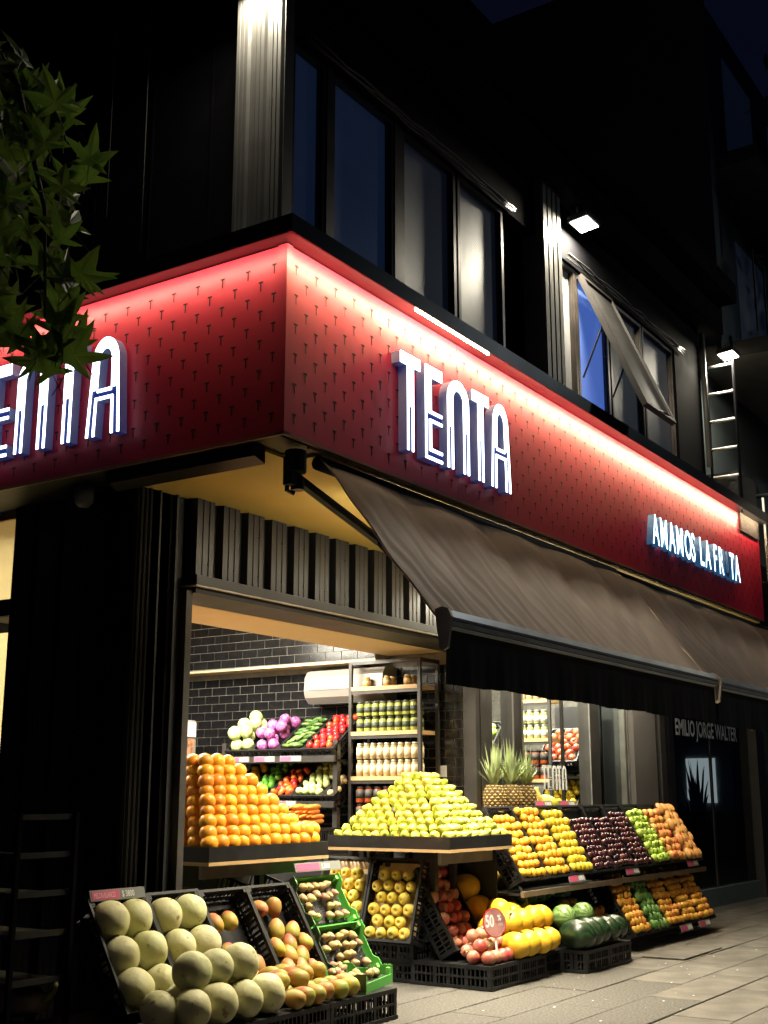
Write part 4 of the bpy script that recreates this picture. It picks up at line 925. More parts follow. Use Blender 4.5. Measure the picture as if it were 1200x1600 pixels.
# yellow apples in crates under the pear table, facing the corner
for i, y in enumerate((4.48, 4.86)):
    th = R(72); c, Mx = tilted(6.52, y, .245, .365, .50, .17, ["tilted black crate of yellow apples under the pear table", "tilted black crate of yellow apples behind the fig cartons"][i], None, th, 'w')
    liner(c, .365, .50, .10, plain("apple_tray_paper%d" % i, (.55,.42,.28), .8))
    fill(Mx, .365, .50, .145, .0385, 'gapple', "yellow apple " + ("in the crate under the pear table" if i == 0 else "in the crate behind the fig cartons"), "apple", "yellow apples crate %d" % (i+1), y1=.47, pitch=.081, rowp=.070, tilt=(R(25), 0, 0), jit=.1)
for x, y, z, lb in ((6.62, 4.12, .004, "lower black crate propping up the yellow apples"), (6.60, 4.14, .118, "upper black crate propping up the yellow apples")):
    crate((x, y, z), (0,0,0), .50, .34, .11, lb, None)
m = MB(); m.box(7.18, 7.20, 3.88, 4.66, .006, .80); tag(part("back_board", m, BLACKM, None), "black board behind the crates under the pear table", "board")

# ================================================================== pomegranates, yellow melons, watermelons
for i, (x, lb) in enumerate(((6.60, "low black crate under the pomegranates"), (6.965, "low black crate under the yellow melons"), (7.33, "third low black crate, beside the watermelon crates"))):
    crate((x + .36, 3.61 + (.03 if i == 2 else 0), .136), (0, R(180), 0), .36, .55, .132, lb, None)
for i, (x, lb) in enumerate(((7.57, "low black crate under the dark watermelons next to the yellow melons"), (7.935, "low black crate under the dark watermelons at the end"))):
    crate((x + .36, 3.445, .140), (0, R(180), 0), .36, .19, .136, lb, None)
c, Mx = tilted(6.68, 3.88, .205, .355, .54, .14, "tilted black crate of pomegranates", None)
liner(c, .355, .54, .075)
fill(Mx, .355, .54, .118, .0385, 'pome', "pomegranate in the tilted crate", "pomegranate", "pomegranates in the crate", pitch=.083, rowp=.074, jit=.2)
for r_, (y, z, xs) in enumerate(((3.66, .175, (6.66, 6.745, 6.83, 6.91, 6.985)), (3.73, .235, (6.70, 6.785, 6.865, 6.945)), (3.745, .176, (6.64, 6.72, 6.80, 6.88, 6.96)), (3.80, .285, (6.74, 6.82, 6.90)), (3.83, .20, (6.70, 6.78, 6.86, 6.94)))):
    for x in xs: put('pome', (x, y + frng.uniform(-.01,.01), z), "pomegranate piled in front of the crate", "pomegranate", "pomegranates piled on the low crate", sc_=1.06)
price_tag((6.70, 4.115, .668), .30, .046, "price tag on the pomegranate crate", "", "", (TH + .25, 0, 0))
for i in range(2):
    c, Mx = tilted(7.045 + .365*i, 3.88, .20, .36, .54, .14, ["tilted black crate of yellow melons beside the pomegranates", "tilted black crate of yellow melons beside the striped watermelons"][i], None)
    liner(c, .36, .54, .05)
    fill(Mx, .36, .52, .13, .078, 'ymelon', "yellow melon in a tilted crate", "melon", "yellow melons in the crates", stagger=False, pitch=.165, rowp=.15, tilt=(0, R(70), R(90)), jit=.06, y1=.48 if i else .5)
ym = [(6.99,3.66,.214),(7.145,3.655,.214),(7.30,3.66,.214),(7.445,3.66,.214),(7.06,3.735,.338),(7.225,3.735,.338),(7.37,3.735,.338),(7.50,3.74,.338),(7.0,3.83,.30),(7.15,3.85,.40),(7.52,3.77,.214),(7.33,3.86,.36)]
for x, y, z in ym: put('ymelon', (x, y, z), "yellow melon piled on the low crates", "melon", "yellow melons on the low crates", (frng.uniform(-.3,.3), frng.uniform(-.15,.15), R(68) + frng.uniform(-.25,.25)))
for x, y in ((7.62,3.53),(7.76,3.525),(7.92,3.53),(8.07,3.525),(8.22,3.535)): put('dwmelon', (x, y, .140 + .09), "dark green watermelon on a low crate", "watermelon", "dark watermelons", (frng.uniform(-.4,.4), frng.uniform(-.12,.12), R(66) + frng.uniform(-.45,.45)), frng.uniform(.86,1.0))
for x, y, z in ((7.70, 3.66, .325), (8.02, 3.67, .325)): put('lwmelon', (x, y, z), "pale green watermelon behind the dark ones", "watermelon", "pale watermelons", (1, 0, 1))
for x, lb in ((7.72, "black crate under the striped watermelons, first"), (8.09, "black crate under the striped watermelons, second"), (8.46, "black crate under the striped watermelons, third")): crate((x, 3.76, .006), (0,0,0), .36, .50, .215, lb, None)
for x, y, z in ((7.72,3.93,.302),(7.86,3.92,.302),(8.00,3.93,.302),(8.15,3.92,.302),(8.30,3.93,.302),(8.45,3.94,.302),(8.60,3.95,.302),(7.66,4.02,.43),(7.80,4.02,.43),(7.94,4.02,.432),(8.09,4.02,.43),(8.24,4.02,.43),(8.40,4.03,.43)):
    put('swmelon', (x, y, z), "striped green watermelon in the shade under the fruit rack", "watermelon", "striped watermelons", (frng.uniform(0,6), frng.uniform(-.15,.15), R(80) + frng.uniform(-.25,.25)), .92)
# 50% sign
t = thing("discount_sign", "round red card reading 50% OFF stuck in the pomegranates", "sign", (6.80, 3.69, .36), (R(82), 0, R(-25)))
m = MB(); m.lathe([(0,-.002),(.085,-.002),(.085,.002),(0,.002)], 32); part("card", m, REDP, t)
m = MB(); m.lathe([(.077,.0021),(.077,.0032),(.079,.0032),(.079,.0021)], 32); part("ring_print", m, plain("pale_red_print", (.62,.30,.28), .5), t)
link("lettering", text_mesh("50", .098, .66, [WHITE], 0, .0022), t, (-.070, -.022, .0036)); link("lettering", text_mesh("%", .046, .8, [WHITE], 0, .0010), t, (.024, .012, .0036)); link("lettering", text_mesh("OFF", .024, .8, [WHITE]), t, (.026, -.020, .0036))
m = MB(); m.box(-.008, .008, -.20, -.075, -.004, -.0025); part("stake", m, PVC, t)
m = MB(); m.box(6.99, 7.09, 3.685, 3.69, .27, .40); tag(part("chalk_board", m, BLACKM, None), "small black board with wooden edge beside the round red card", "board")
# ================================================================== fruit rack at the shop front
rk = thing("fruit_rack", "two tier black rack of tilted fruit crates along the shop front", "rack", (7.30, 3.75, 0))
m = MB(); m.box(-.01, 3.44, -.012, .012, .470, .505); part("shelf_edge", m, plain("brown_shelf_edge", (.20,.15,.10), .5), rk)
m = MB(); m.box(0, 3.43, .0125, .50, .478, .492); part("shelf_board", m, BLACKM, rk)
for x in (.02, 1.15, 2.28, 3.37):
    m = MB(); m.box(x, x+.035, .42, .455, 0, 1.0); part("post", m, DKALU, rk)
    m = MB(); m.tube([(x+.017, .02, .50), (x+.017, .43, 1.0)], .012, 6); part("brace", m, BLACKM, rk)
UP = [('tang', .0325, "tangerine in the first rack crate beside the pears", "tangerine", "rack crate 1"), ('tang', .0325, "tangerine in the second rack crate", "tangerine", "rack crate 2"),
      ('lemon', .0345, "yellow grapefruit in the rack", "grapefruit", "rack crate 3"), ('plum', .0265, "plum in the rack crate next to the grapefruit", "plum", "rack crate 4"),
      ('plum', .0265, "plum in the middle plum crate", "plum", "rack crate 5"), ('plum', .0265, "plum in the crate next to the green apples", "plum", "rack crate 6"),
      ('green', .034, "green apple in the rack", "apple", "rack crate 7"), ('peach', .0385, "peach in the rack beside the green apples", "peach", "rack crate 8"), ('gmango', .042, "large orange mango in the end crate of the rack", "mango", "rack crate 9")]
for i, (kd, r_, lb, ct, gp) in enumerate(UP):
    x = 7.31 + .38*i; nm = lb.split(" in ")[0]
    c, Mx = tilted(x, 3.75, .575, .372, .535, .13, "tilted black crate %s of the upper rack tier, holding %ss" % (["at the start", "second from the pear table", "third from the pear table", "fourth from the pear table", "fifth from the pear table", "sixth from the pear table", "seventh from the pear table", "next to the last one", "at the far end"][i], nm.replace("large ", "").replace("peach", "peache")), None)
    liner(c, .372, .535, .122 - r_*1.25)
    fill(Mx, .372, .535, .124, r_, kd, lb, ct, gp, y1={0:.50, 3:.44, 4:.46, 5:.50, 8:.53}.get(i, .53), pitch=2.02*r_, rowp=1.70*r_, tilt=(0,0,1.4) if kd == 'gmango' else ((R(15),0,0) if kd == 'green' else None), jit=.22)
LOW = [('gold', .0315, "mandarin in the lower rack beside the striped watermelons", "lower crate 1", .36), ('gold', .0315, "mandarin in the half empty lower rack crate", "lower crate 2", .24), ('gold', .0315, "mandarin in the lower crate left of the avocados", "lower crate 3", .52), ('lime', .034, "avocado in the lower rack", "lower crate 4", .52),
       ('gold', .0315, "mandarin in the lower crate right of the avocados", "lower crate 5", .52), ('gold', .0315, "mandarin in the last but one lower crate", "lower crate 6", .52), ('gold', .0315, "mandarin in the end crate of the lower tier", "lower crate 7", .52)]
for i, (kd, r_, lb, gp, ym_) in enumerate(LOW):
    x = 8.06 + .352*i
    c, Mx = tilted(x, 3.60 if i > 1 else 3.72, .115, .345, .53, .12, "tilted black crate %s of the lower rack tier" % ["beside the watermelons", "half empty, second", "third, left of the avocados", "full of avocados", "right of the avocados", "last but one", "at the far end"][i], None)
    liner(c, .345, .53, .112 - r_*1.25)
    fill(Mx, .345, .53, .114, r_, kd, lb, "avocado" if kd == 'lime' else "mandarin", gp, y1=ym_, pitch=2.05*r_, rowp=1.66*r_, jit=.2, tilt=(0,0,1.5) if kd == 'lime' else None)
for x, z, y, lb, dark in ((7.98, .522, 3.735, "price tag under the tangerines", 0), (8.98, .522, 3.735, "price tag under the middle plums", 0), (10.30, .522, 3.735, "price tag under the orange mangoes", 1), (9.56, .075, 3.545, "price tag under the avocados", 0), (9.98, .075, 3.545, "price tag under the last mandarins", 1)):
    price_tag((x, y, z), .26, .052, lb, "", "", (R(70), 0, 0))
for x, lb in ((8.10, "price tag above the grapefruit crate"), (8.50, "price tag above the first plum crate")): price_tag((x, 4.035, 1.02), .27, .05, lb, "", "", (R(70), 0, 0))
# shelf board behind the rack with pineapples, bananas and papayas
m = MB(); m.box(7.60, 8.75, 4.06, 4.32, .985, 1.0); tag(part("top_shelf", m, WOODM, None), "pale wooden shelf above the rack holding pineapples and bananas", "shelf")
for xx in (7.64, 8.68):
    m = MB(); m.box(xx, xx+.03, 4.27, 4.30, 0, .984); tag(part("shelf_post", m, BLACKM, None), "black post under the pineapple shelf, %s" % ("pear table end" if xx < 8 else "plum crate end"), "post")
PINE = fruit("pineapple_skin", (.42,.28,.10), (.60,.44,.17), .6, 40, hue=.01); PINED = plain("pineapple_gaps", (.10,.065,.02), .8); LEAFP = plain("pineapple_leaf", (.34,.42,.20), .45, 0, .4, 10)
def pineapple(x, y, z, rz, lb):
    t = thing("pineapple", lb, "pineapple", (x, y, z), (0, 0, rz), group="pineapples on the shelf")
    m = MB(); prof = [(0,0),(.035,.002),(.056,.03),(.064,.075),(.060,.12),(.045,.155),(.02,.17),(0,.17)]; m.lathe(prof, 14); part("fruit_body", m, PINED, t, True)
    m = MB()
    for r_ in range(9):
        zz = .012 + r_*.0178; rr_ = .03
        for a, b in zip(prof[:-1], prof[1:]):
            if a[1] <= zz <= b[1] and b[1] > a[1]: rr_ = a[0] + (b[0]-a[0])*(zz-a[1])/(b[1]-a[1])
        for i in range(11):
            a = (i + .5*(r_ % 2))*2*math.pi/11; d = Vector((math.cos(a), math.sin(a), 0)); tn = Vector((-math.sin(a), math.cos(a), 0)); c_ = d*(rr_ - .002) + Vector((0,0,zz)); s = .0125
            top = c_ + d*.009
            q = [c_ + tn*s, c_ + Vector((0,0,s*.75)), c_ - tn*s, c_ - Vector((0,0,s*.75))]
            for e in range(4): m.face([q[e], q[(e+1) % 4], top])
    part("eyes", m, PINE, t, kind="stuff")
    for i in range(44):
        a = frng.uniform(0, 6.28); k = i/44; le = .12 + .17*frng.random()*(.35+k); sp = (.085*(1-k) + .020); m = MB(); A_, B_ = [], []
        for j in range(5):
            tt = j/4; p = Vector((math.cos(a)*(.012 + sp*tt), math.sin(a)*(.012 + sp*tt), .155 + le*tt - .03*(1-k)*tt*tt)); n_ = Vector((-math.sin(a), math.cos(a), 0))*(.014*(1-tt**1.5))
            A_.append(p + n_); B_.append(p - n_)
        for j in range(4): m.face([A_[j], A_[j+1], B_[j+1], B_[j]])
        part("crown_leaf", m, LEAFP, t, True)
    t.scale = (1.18, 1.18, 1.08)
for i, (x, y) in enumerate(((7.70, 4.16), (7.86, 4.12), (8.00, 4.18), (8.13, 4.13))): pineapple(x, y, 1.0, i*1.1, "upright pineapple on the wooden shelf beside the bananas")
BAN = fruit("banana_skin", (.72,.52,.06), (.80,.66,.16), .45, 14, hue=.01)
for hI, (x, y, z, rz) in enumerate(((8.20, 4.18, 1.10, .2), (8.33, 4.16, 1.09, .9))):
    t = thing("banana_bunch", "bunch of bananas leaning %s" % ("against the pineapples" if hI == 0 else "against the papayas"), "bananas", (x, y, z), (0, 0, rz))
    for i in range(6):
        m = MB(); a = -.5 + i*.2
        m.tube([(math.sin(a)*.02*k, -.012*k*k*.35 - .004*i, .075 - .028*k - .004*k*k*.3) for k in range(7)], [.006,.013,.0175,.019,.0175,.013,.005], 8); part("banana", m, BAN, t, True)
F['papaya'] = [ellipsoid_fruit("papaya", .085, .052, .052, fruit("papaya_skin", (.60,.52,.06), (.40,.46,.10), .45, 8, hue=.012), 3, .15)]
for x, y, rz in ((8.40, 4.16, 1.2), (8.53, 4.15, 1.7), (8.30, 4.22, 1.4)): put('papaya', (x, y, 1.058), "papaya on the wooden shelf beside the bananas", "papaya", "papayas on the shelf", (0, -.5, rz))

# ================================================================== shop interior: vegetable shelves, jars, air conditioner, fridge
vs = thing("vegetable_stand", "dark vegetable stand with two tiers of crates along the tiled wall", "stand", (7.37, 5.28, 0))
for z in (1.345, 1.02):
    m = MB(); m.box(-.02, 0, 0, 1.10, z, z+.045); part("front_rail", m, DKALU, vs)
    m = MB(); m.box(.001, .40, 0, 1.10, z+.002, z+.016); part("shelf_board", m, BLACKM, vs)
for y in (.0, 1.06):
    m = MB(); m.box(.02, .06, y, y+.04, 0, 1.5); part("post", m, DKALU, vs)
    m = MB(); m.box(.36, .40, y, y+.04, 0, 1.7); part("post", m, DKALU, vs)
m = MB(); m.box(.10, .34, .05, 1.05, .004, .70); part("base_cabinet", m, BLACKM, vs)
VT = R(34); W5 = .242
def vcrate(y, z, w_, kd, r_, lb, ct, gp, clabel, y1=.46, pitch=None, rowp=None, tilt=None, x=7.35, zc=.115, skip=0, jit=.2):
    c, Mx = tilted(x, y, z, w_, .46, .12, clabel, None, VT, 'w'); liner(c, w_, .46, max(.02, zc - r_*1.1))
    fill(Mx, w_, .46, zc, r_, kd, lb, ct, gp, y1=y1, pitch=pitch, rowp=rowp, tilt=tilt, skip=skip, jit=jit); return Mx
Mx = vcrate(6.315, 1.44, .25, 'cabb', .054, "pale green cabbage on the vegetable stand", "cabbage", "cabbages", "black crate of pale cabbages on the upper tier of the vegetable stand", zc=.13)
for x, y in ((.07,.10),(.17,.12),(.08,.22),(.18,.24),(.12,.33)): put('cabb', Mx @ Vector((x, y, .215)), "pale green cabbage on the vegetable stand", "cabbage", "cabbages")
Mx = vcrate(6.06, 1.44, .25, 'pcabb', .046, "purple cabbage on the vegetable stand", "cabbage", "purple cabbages", "black crate of purple cabbages on the upper tier of the vegetable stand", zc=.12)
for x, y in ((.06,.12),(.15,.10),(.20,.20),(.10,.22),(.16,.31)): put('pcabb', Mx @ Vector((x, y, .20)), "purple cabbage on the vegetable stand", "cabbage", "purple cabbages")
vcrate(5.807, 1.44, .25, 'cuc', .018, "cucumber on the vegetable stand", "cucumber", "cucumbers", "black crate of cucumbers on the upper tier of the vegetable stand", pitch=.075, rowp=.030, tilt=(0,0,.2), zc=.125, jit=.6)
vcrate(5.553, 1.44, .27, 'tom', .028, "tomato on the vegetable stand", "tomato", "tomatoes", "black crate of tomatoes on the upper tier of the vegetable stand", zc=.115, x=7.33)
vcrate(6.31, 1.105, .20, 'ypep', .03, "yellow pepper on the lower tier", "pepper", "yellow peppers", "black crate of yellow peppers on the lower tier", zc=.12)
vcrate(6.1, 1.105, .20, 'gpep', .028, "green pepper on the lower tier", "pepper", "green peppers", "black crate of green peppers on the lower tier", zc=.12)
vcrate(5.89, 1.105, .22, 'rpep', .027, "red pepper on the lower tier", "pepper", "red peppers", "black crate of red peppers on the lower tier", pitch=.06, rowp=.045, zc=.12, y1=.36)
vcrate(5.656, 1.105, .27, 'zuc', .028, "round squash on the lower tier", "squash", "round squashes", "black crate of round squashes on the lower tier", zc=.125)
vcrate(5.375, 1.105, .095, 'onion', .026, "onion on the lower tier", "onion", "onions", "black crate of onions on the lower tier", zc=.115, y1=.25)
for y, z, lb in ((5.86, 1.350, "price tag under the cabbages"), (5.62, 1.350, "price tag under the purple cabbages"), (5.38, 1.350, "price tag under the cucumbers"), (5.42, 1.025, "price tag under the round squashes"), (5.66, 1.025, "price tag under the red peppers")):
    price_tag((7.345, (y + .2)*1.035, z), .20, .042, lb, "", "", (R(90), 0, R(-90)), True)
for i in range(16): put('carrot', (6.98 - .02*(i % 2), 5.30 - (i % 4)*.055 + .03*(i//8), .93 + (i//4)*.032), "carrot stacked behind the pears", "carrot", "carrots", (0, .05, R(185) + frng.uniform(-.15,.15)))
m = MB(); m.box(6.76, 7.10, 4.95, 5.83, .004, .718); tag(part("low_bench", m, BLACKM, None), "black bench behind the tables carrying the carrot and greens crates", "bench")
crate((6.78, 4.98, .72), (0,0,0), .30, .40, .17, "black crate under the carrots", None)
for i in range(10): put('cuc', (6.95, 5.50 + i*.025, .93 + .01*(i % 3)), "dark leafy green bunch under the pepper crates", "greens", "greens under the peppers")
crate((6.80, 5.44, .72), (0,0,0), .30, .36, .18, "black crate under the leafy greens", None)
# jar shelf
JL = {}
def jar_mesh(key, r_, h, glass_c, label_c, lid_c, band):
    if key in JL: return JL[key]
    gm = plain("jar_content_"+key, glass_c, .12, 0, .35, 60); lm = plain("jar_label_"+key, label_c, .6, 0, .25, 45); lid = plain("jar_lid_"+key, lid_c, .35, .3, .1)
    m = MB(); m.lathe([(0,0),(r_*.94,.001),(r_,.006),(r_,h*.74),(r_*.86,h*.83),(r_*.72,h*.86),(r_*.72,h*.88)], 14); body = m.mesh("jar_"+key, gm, True)
    m = MB(); m.lathe([(r_*1.006,h*band[0]),(r_*1.006,h*band[1])], 14); lab = m.mesh("label", lm, True)
    m = MB(); m.lathe([(0,h),(r_*.76,h),(r_*.78,h*.985),(r_*.78,h*.87),(0,h*.87)][::-1], 14); lidm = m.mesh("lid", lid, True)
    JL[key] = (body, lab, lidm); return JL[key]
def jar(key, args, p, lb, gp):
    b, l, d = jar_mesh(key, *args)
    o = tag(link("jar", b, None, p, (0,0,frng.uniform(0,6.28))), lb, "jar", gp)
    link("label", l, o); link("lid", d, o)
OLIVE = (.030, .105, (.30,.34,.08), (.05,.06,.045), (.10,.10,.09), (.24,.62)); SAUCE = (.027, .115, (.40,.30,.14), (.66,.54,.36), (.75,.70,.60), (.10,.70)); RAGU = (.036, .115, (.30,.06,.02), (.05,.045,.04), (.06,.05,.05), (.28,.80)); HERB = (.030,.115,(.34,.34,.14),(.72,.70,.62),(.6,.6,.55),(.15,.6))
def jar_shelf(loc, L_, dpt, top, boards, label, rows, gname):
    t = thing("jar_shelf", label, "shelf", loc)
    for x in (0, dpt-.025):
        for y in (0, L_-.025):
            m = MB(); m.box(x, x+.025, y, y+.025, 0, top); part("post", m, DKALU, t)
    for y in (0, L_-.025):
        m = MB(); m.box(.0255, dpt-.0255, y, y+.025, top-.025, top); part("rail", m, DKALU, t)
    for z in boards + [top]:
        m = MB(); m.box(0.002, .024, .0255, L_-.0255, z-.052 if z != top else z-.025, z-.0285 if z != top else z); part("rail", m, DKALU, t)
    for z in boards:
        m = MB(); m.box(-.004, dpt-.028, .0257, L_-.0257, z-.028, z); part("shelf_board", m, WOODM, t)
    for z, key, args, nlev, n, lb in rows:
        h = args[1]
        for lev in range(nlev):
            if lev:
                m = MB(); m.box(.012, dpt-.03, .04, L_-.04, z + lev*(h+.007) - .006, z + lev*(h+.007) - .0005); part("divider", m, GLASS, t)
            for i in range(n):
                for k in range(2):
                    jar(key, args, (loc[0] + .045 + k*.075, loc[1] + .045 + (L_-.09)*(i+.5)/n, loc[2] + z + lev*(h+.007) + .0006), lb, gname + " " + key)
    return t
jar_shelf((7.50, 4.635, 0), .625, .27, 2.075, [.62, .93, 1.24, 1.56, 1.885],
    "black framed shelf of jars standing by the tiled wall beside the door", [(1.885, 'honey', (.030,.075,(.36,.20,.05),(.55,.40,.20),(.5,.45,.3),(.2,.6)), 1, 3, "small amber jar on the top board of the jar shelf"), (1.56, 'olive', OLIVE, 2, 8, "olive jar with black label on the jar shelf"), (1.24, 'sauce', SAUCE, 2, 9, "jar with cream paper label on the jar shelf"), (.93, 'ragu', RAGU, 2, 7, "dark red sauce jar on the jar shelf")], "jars by the door")
jar_shelf((9.45, 4.56, 0), .42, .26, 2.25, [.62, .93, 1.24, 1.575, 1.90],
    "black framed shelf of jars behind the shop window", [(1.90, 'sauce', SAUCE, 1, 5, "jar with cream label on the top board behind the window"), (1.575, 'herb', HERB, 2, 5, "pale labelled jar behind the window"), (1.24, 'ragu', RAGU, 2, 4, "dark jar behind the window"), (.93, 'olive', OLIVE, 1, 5, "olive jar behind the window")], "jars behind the window")
t = thing("window_fruit_stand", "dark stand of tilted crates behind the shop window", "stand", (10.0, 4.55, 0))
for z in (1.27, .98):
    m = MB(); m.box(0, .5, 0, .45, z-.02, z); part("shelf_board", m, BLACKM, t)
m = MB(); m.box(.46, .5, 0, .45, 0, 1.9); part("back_panel", m, BLACKM, t)
c, Mx = tilted(10.0, 4.97, 1.40, .38, .42, .12, "black crate of red apples behind the shop window", None, R(45), 'w'); liner(c, .38, .42, .06)
fill(Mx, .38, .42, .105, .037, 'rapple', "red apple behind the shop window", "apple", "red apples behind the window", pitch=.075, rowp=.065)
c, Mx = tilted(9.98, 4.97, 1.02, .38, .42, .12, "black crate of yellow citrus behind the shop window", None, R(45), 'w'); liner(c, .38, .42, .06)
fill(Mx, .38, .42, .105, .0345, 'lemon', "yellow grapefruit behind the shop window", "grapefruit", "grapefruit behind the window", pitch=.07, rowp=.06, sc_=1.05)
c, Mx = tilted(9.0, 5.28, 1.42, .36, .42, .12, "black crate of bright green apples behind the narrow shop window", None, R(45), 'w'); liner(c, .36, .42, .06)
fill(Mx, .36, .42, .105, .035, 'green', "green apple behind the narrow shop window", "apple", "green apples behind the window", pitch=.072, rowp=.062)
m = MB(); m.box(9.05, 9.42, 4.90, 5.30, .006, 1.36); tag(part("window_cabinet", m, BLACKM, None), "black cabinet under the green apples behind the window", "cabinet")
m = MB()
for r_ in range(24):
    for c_ in range(12):
        y = 4.66 + c_*.152 + (r_ % 2)*.076; z = .9 + r_*.0685
        m.box(11.18, 11.19, y-.074, y+.074, z-.0325, z+.0325)
bp("window_back_tiles", m, plain("grey_glazed_tile", (.10,.095,.085), .25, 0, .2, 8), kind="stuff")
m = MB(); m.box(11.186, 11.199, 4.6, 6.6, .8, 2.6); bp("window_back_wall", m, GROUT)
# air conditioner
t = thing("air_conditioner", "white wall air conditioner high on the tiled wall", "air conditioner", (7.60, 5.02, 1.79))
m = MB(); prof = [(.19,.0),(.05,.0),(.0,.045),(-.015,.10),(-.005,.20),(.03,.25),(.19,.255)]
m.prism(prof, 'y', 0, .70); part("body", m, WARMW, t)
m = MB(); m.prism([(p[0]*.95+.004, p[1]*.97+.003) for p in prof], 'y', .70, .725); part("end_cap", m, WARMW, t)
m = MB(); m.box(-.0165,-.0145,.02,.68,.098,.101); m.box(.01,.05,.03,.67,-.006,-.001); part("vent_line", m, DKALU, t)
# fridge
t = thing("display_fridge", "white upright display fridge at the back of the shop", "fridge", (6.74, 6.60, 0))
m = MB(); m.bbox(0, .60, 0, .55, 0, 1.68, .012); part("cabinet", m, WARMW, t)
m = MB(); m.box(.03, .57, -.012, -.0005, .25, 1.30); part("door_glass", m, plain("fridge_door_dark", (.05,.05,.05), .12, 0, .6, 12), t)
m = MB(); m.box(.05, .55, -.014, -.0125, 1.30, 1.54); part("picture_panel", m, plain("fridge_picture", (.34,.17,.10), .4, 0, .9, 16), t)
m = MB(); m.box(.03, .57, -.016, -.0005, 1.55, 1.66); part("header", m, PVC, t)
m = MB(); m.box(.56, .575, -.04, -.012, .7, 1.2); part("handle", m, DKALU, t)
# ================================================================== dark rack with charcoal bag on the far left
t = thing("wire_rack", "dark metal rack with five shelves against the black side wall", "rack", (3.60, 4.24, 0))
for i, z in enumerate((.14, .345, .535, .70, .86, 1.02)):
    m = MB(); m.box(0, .34, 0, .02, z-.02, z+.004); m.box(0, .02, .0205, 1.4, z-.02, z+.004); m.box(.021, .34, .021, 1.4, z-.018, z-.012); part("shelf", m, BLACK, t)
for x, y in ((.0, -.0205), (.32, -.0205), (0, 1.4)):
    m = MB(); m.box(x, x+.02, y, y+.02, 0, 1.03); part("post", m, BLACKR, t)
m = MB(); m.box(-.004, -.001, .05, .13, .545, .57); part("tag", m, PINK, t)
t = thing("charcoal_bag", "brown paper charcoal bag lying on the bottom of the dark rack", "bag", (3.88, 4.32, .146))
m = MB(); rings = []
for i in range(13):
    u = i/12; s = math.sin(math.pi*min(1, max(0, u*.92+.04)))**.45
    rings.append([(.13*s*math.cos(a)*(1+.06*math.sin(5*a+i)), u*.55, .085 + .08*s*math.sin(a)*(1+.08*math.sin(4*a+2*i))) for a in [2*math.pi*j/18 for j in range(18)]])
m.loft(rings, True, True, True); part("sack", m, plain("brown_paper_sack", (.50,.36,.25), .7, 0, .45, 9, .5, 25), t, True)
m = MB(); m.tube([(.0,.0,.09),(.02,-.05,.14),(-.01,-.08,.17)], [.02,.012,.014], 6); part("tied_neck", m, plain("sack_string", (.35,.32,.12), .8), t, True)

# ================================================================== maple tree on the left
tr = thing("maple_tree", "maple tree with hanging leafy branch in front of the left sign", "tree", (1.35, 4.3, 0))
BARK = plain("maple_bark", (.06,.05,.04), .9, 0, .3, 12, .8, 40)
m = MB(); m.tube([(0,0,-.05),(.03,.0,1.2),(-.02,.03,2.4),(.05,-.05,3.4),(.1,0,4.6),(.1,.05,6.0)], [.15,.12,.11,.095,.08,.04], 12); trunk = part("trunk", m, BARK, tr, True)
m = MB(); m.tube([(.05,-.05,3.4),(.4,-.35,3.85),(.75,-.7,4.0),(1.0,-.95,3.9)], [.06,.045,.03,.018], 8); m.tube([(.0,.0,2.9),(.45,-.5,3.3),(.85,-.85,3.3),(1.0,-1.05,3.1)], [.05,.035,.022,.010], 8)
m.tube([(1.0,-.95,3.9),(1.12,-1.15,3.5),(1.15,-1.3,3.0),(1.13,-1.36,2.6)], [.018,.012,.008,.004], 6); part("limb", m, BARK, tr, True)
crown = link("crown", None, tr)
def leaf_mesh(name, k):
    lobes = [(0,1.0,.20),(58,.86,.18),(112,.58,.16),(-58,.86,.18),(-112,.58,.16)]
    pts = []
    order = sorted(lobes, key=lambda q: q[0])
    for i, (a, L_, wd) in enumerate(order):
        a0 = R(a); 
        pts += [((.42*L_)*math.sin(a0-.36), (.42*L_)*math.cos(a0-.36)), ((.66*L_)*math.sin(a0-.17), .66*L_*math.cos(a0-.17)), (L_*math.sin(a0), L_*math.cos(a0)), (.66*L_*math.sin(a0+.17), .66*L_*math.cos(a0+.17)), ((.42*L_)*math.sin(a0+.36), (.42*L_)*math.cos(a0+.36))]
    pts.append((0, -.12)); m = MB(); c0 = (0, .08, 0)
    z = lambda x, y: -.22*(x*x + y*y) + .05*math.sin(4*x + k) + .06*abs(x)
    P = [(x, y, z(x, y)) for x, y in pts]
    for i in range(len(P)): m.face([(0,.08,.02), P[i], P[(i+1) % len(P)]])
    m.tube([(0,-.1,0),(.02,-.5,.06),(0,-.85,.16)], .012, 4, 1)
    return m.mesh(name, [LEAFM, STEM2], False)
LEAFM, t_, N_, L__, b_ = nt("maple_leaf")
b_.inputs["Roughness"].default_value = .45
tc = N_.new("ShaderNodeTexCoord"); nz = N_.new("ShaderNodeTexNoise"); nz.inputs["Scale"].default_value = 3; L__.new(tc.outputs["Object"], nz.inputs["Vector"])
oi = N_.new("ShaderNodeObjectInfo"); cr = N_.new("ShaderNodeValToRGB"); cr.color_ramp.elements[0].color = (.030,.062,.016,1); cr.color_ramp.elements[1].color = (.11,.18,.036,1)
mx = N_.new("ShaderNodeMath"); mx.operation = 'MULTIPLY_ADD'; mx.inputs[1].default_value = .45; L__.new(nz.outputs["Fac"], mx.inputs[0]); 
m2_ = N_.new("ShaderNodeMath"); m2_.operation = 'MULTIPLY'; m2_.inputs[1].default_value = .7; L__.new(oi.outputs["Random"], m2_.inputs[0]); L__.new(m2_.outputs[0], mx.inputs[2])
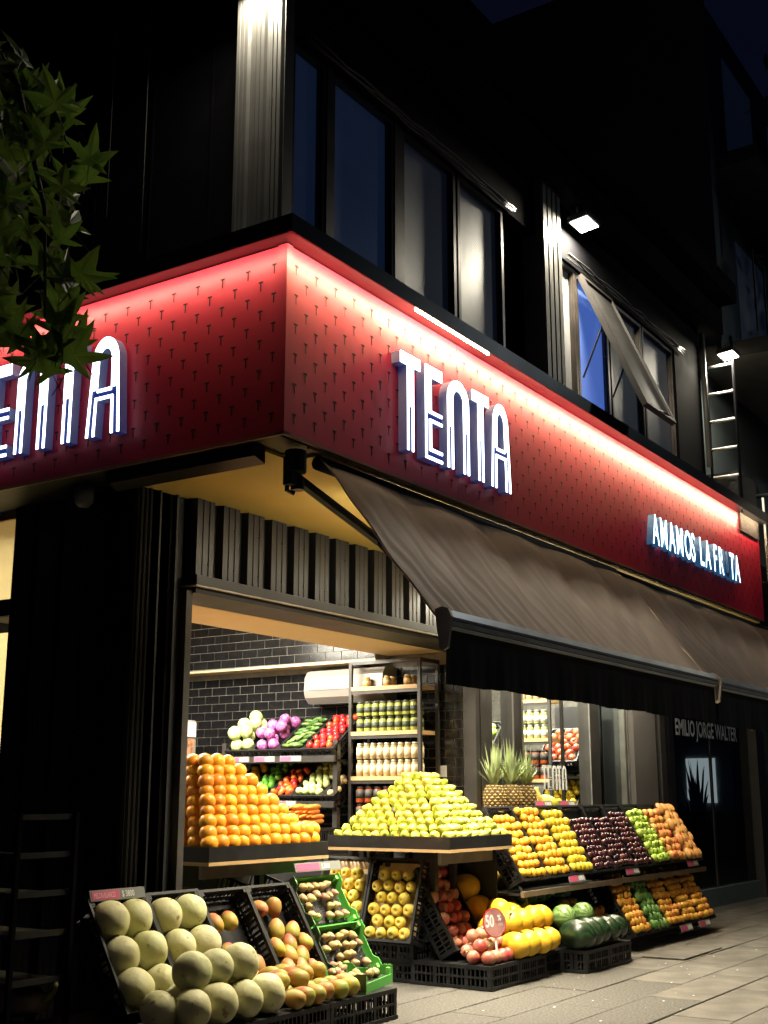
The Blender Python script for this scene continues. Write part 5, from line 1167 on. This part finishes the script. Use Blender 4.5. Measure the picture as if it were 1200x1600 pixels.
L__.new(mx.outputs[0], cr.inputs[0]); L__.new(cr.outputs[0], b_.inputs["Base Color"])
tl_ = N_.new("ShaderNodeBsdfTranslucent"); tl_.inputs[0].default_value = (.12,.22,.03,1); ms = N_.new("ShaderNodeMixShader"); ms.inputs[0].default_value = .35
L__.new(b_.outputs[0], ms.inputs[1]); L__.new(tl_.outputs[0], ms.inputs[2]); L__.new(ms.outputs[0], N_["Material Output"].inputs[0])
STEM2 = plain("leaf_stalk", (.10,.13,.04), .6)
LM = [leaf_mesh("leaf", k) for k in range(3)]
lr = random.Random(31)
def add_leaf(p, s):
    o = link("leaf", lr.choice(LM), crown, p - Vector(tr.location), (R(lr.uniform(60, 150)), R(lr.uniform(-40, 40)), R(lr.uniform(-110, 30))), s)
# hanging spray seen in front of the sign, edge leaves first
for y, z in ((3.06,3.55),(2.97,3.42),(2.90,3.34),(2.93,3.20),(2.91,3.06),(2.90,2.94),(2.86,2.86),(2.83,2.74),(2.83,2.70),(2.90,2.62),(2.86,2.50),(2.93,2.44),(2.84,2.46),(2.97,2.52)):
    add_leaf(Vector((2.50 + lr.uniform(-.06,.06), y + .03, z)), lr.uniform(.125, .16))
for i in range(95):
    z = lr.uniform(2.45, 3.56); yl = 2.96 - .12*max(0, (3.3 - z)) if z < 3.3 else 2.98 + (z - 3.3)*.5
    add_leaf(Vector((2.50 + lr.uniform(-.22,.22), lr.uniform(yl, 3.55), z + (0 if z > 2.6 else .06))), lr.uniform(.12, .16))
for i in range(130):
    add_leaf(Vector((1.6 + lr.gauss(0,.45), 4.3 + lr.gauss(0,.5), 4.6 + lr.gauss(0,.6))), lr.uniform(.09, .13))
# ================================================================== dim trees behind the roof
for i, (x, y, z) in enumerate(((13.5, 3.6, 0), (17.5, 2.0, 0))):
    t = thing("street_tree", "dim street tree beyond the roof, %s" % ("nearer the ladder" if i == 0 else "farther down the street"), "tree", (x, y - 2.2, z))
    m = MB(); m.tube([(0,0,0),(.1,0,2),(0,.1,4.5),(.2,.2,7)], [.16,.14,.11,.05], 8); part("trunk", m, BARK, t, True)
    m = MB(); q = random.Random(i)
    for k in range(1500):
        c_ = Vector((q.gauss(0,1.0), q.gauss(0,1.0), 7.2 + q.gauss(0,1.1))); a = Vector((q.gauss(0,1), q.gauss(0,1), q.gauss(0,1))).normalized(); b2 = a.orthogonal().normalized()
        m.face([c_ + a*.11, c_ + b2*.05, c_ - a*.11, c_ - b2*.05])
    part("crown", m, plain("dim_foliage_%d" % i, (.05,.07,.05), .7), t, kind="stuff")
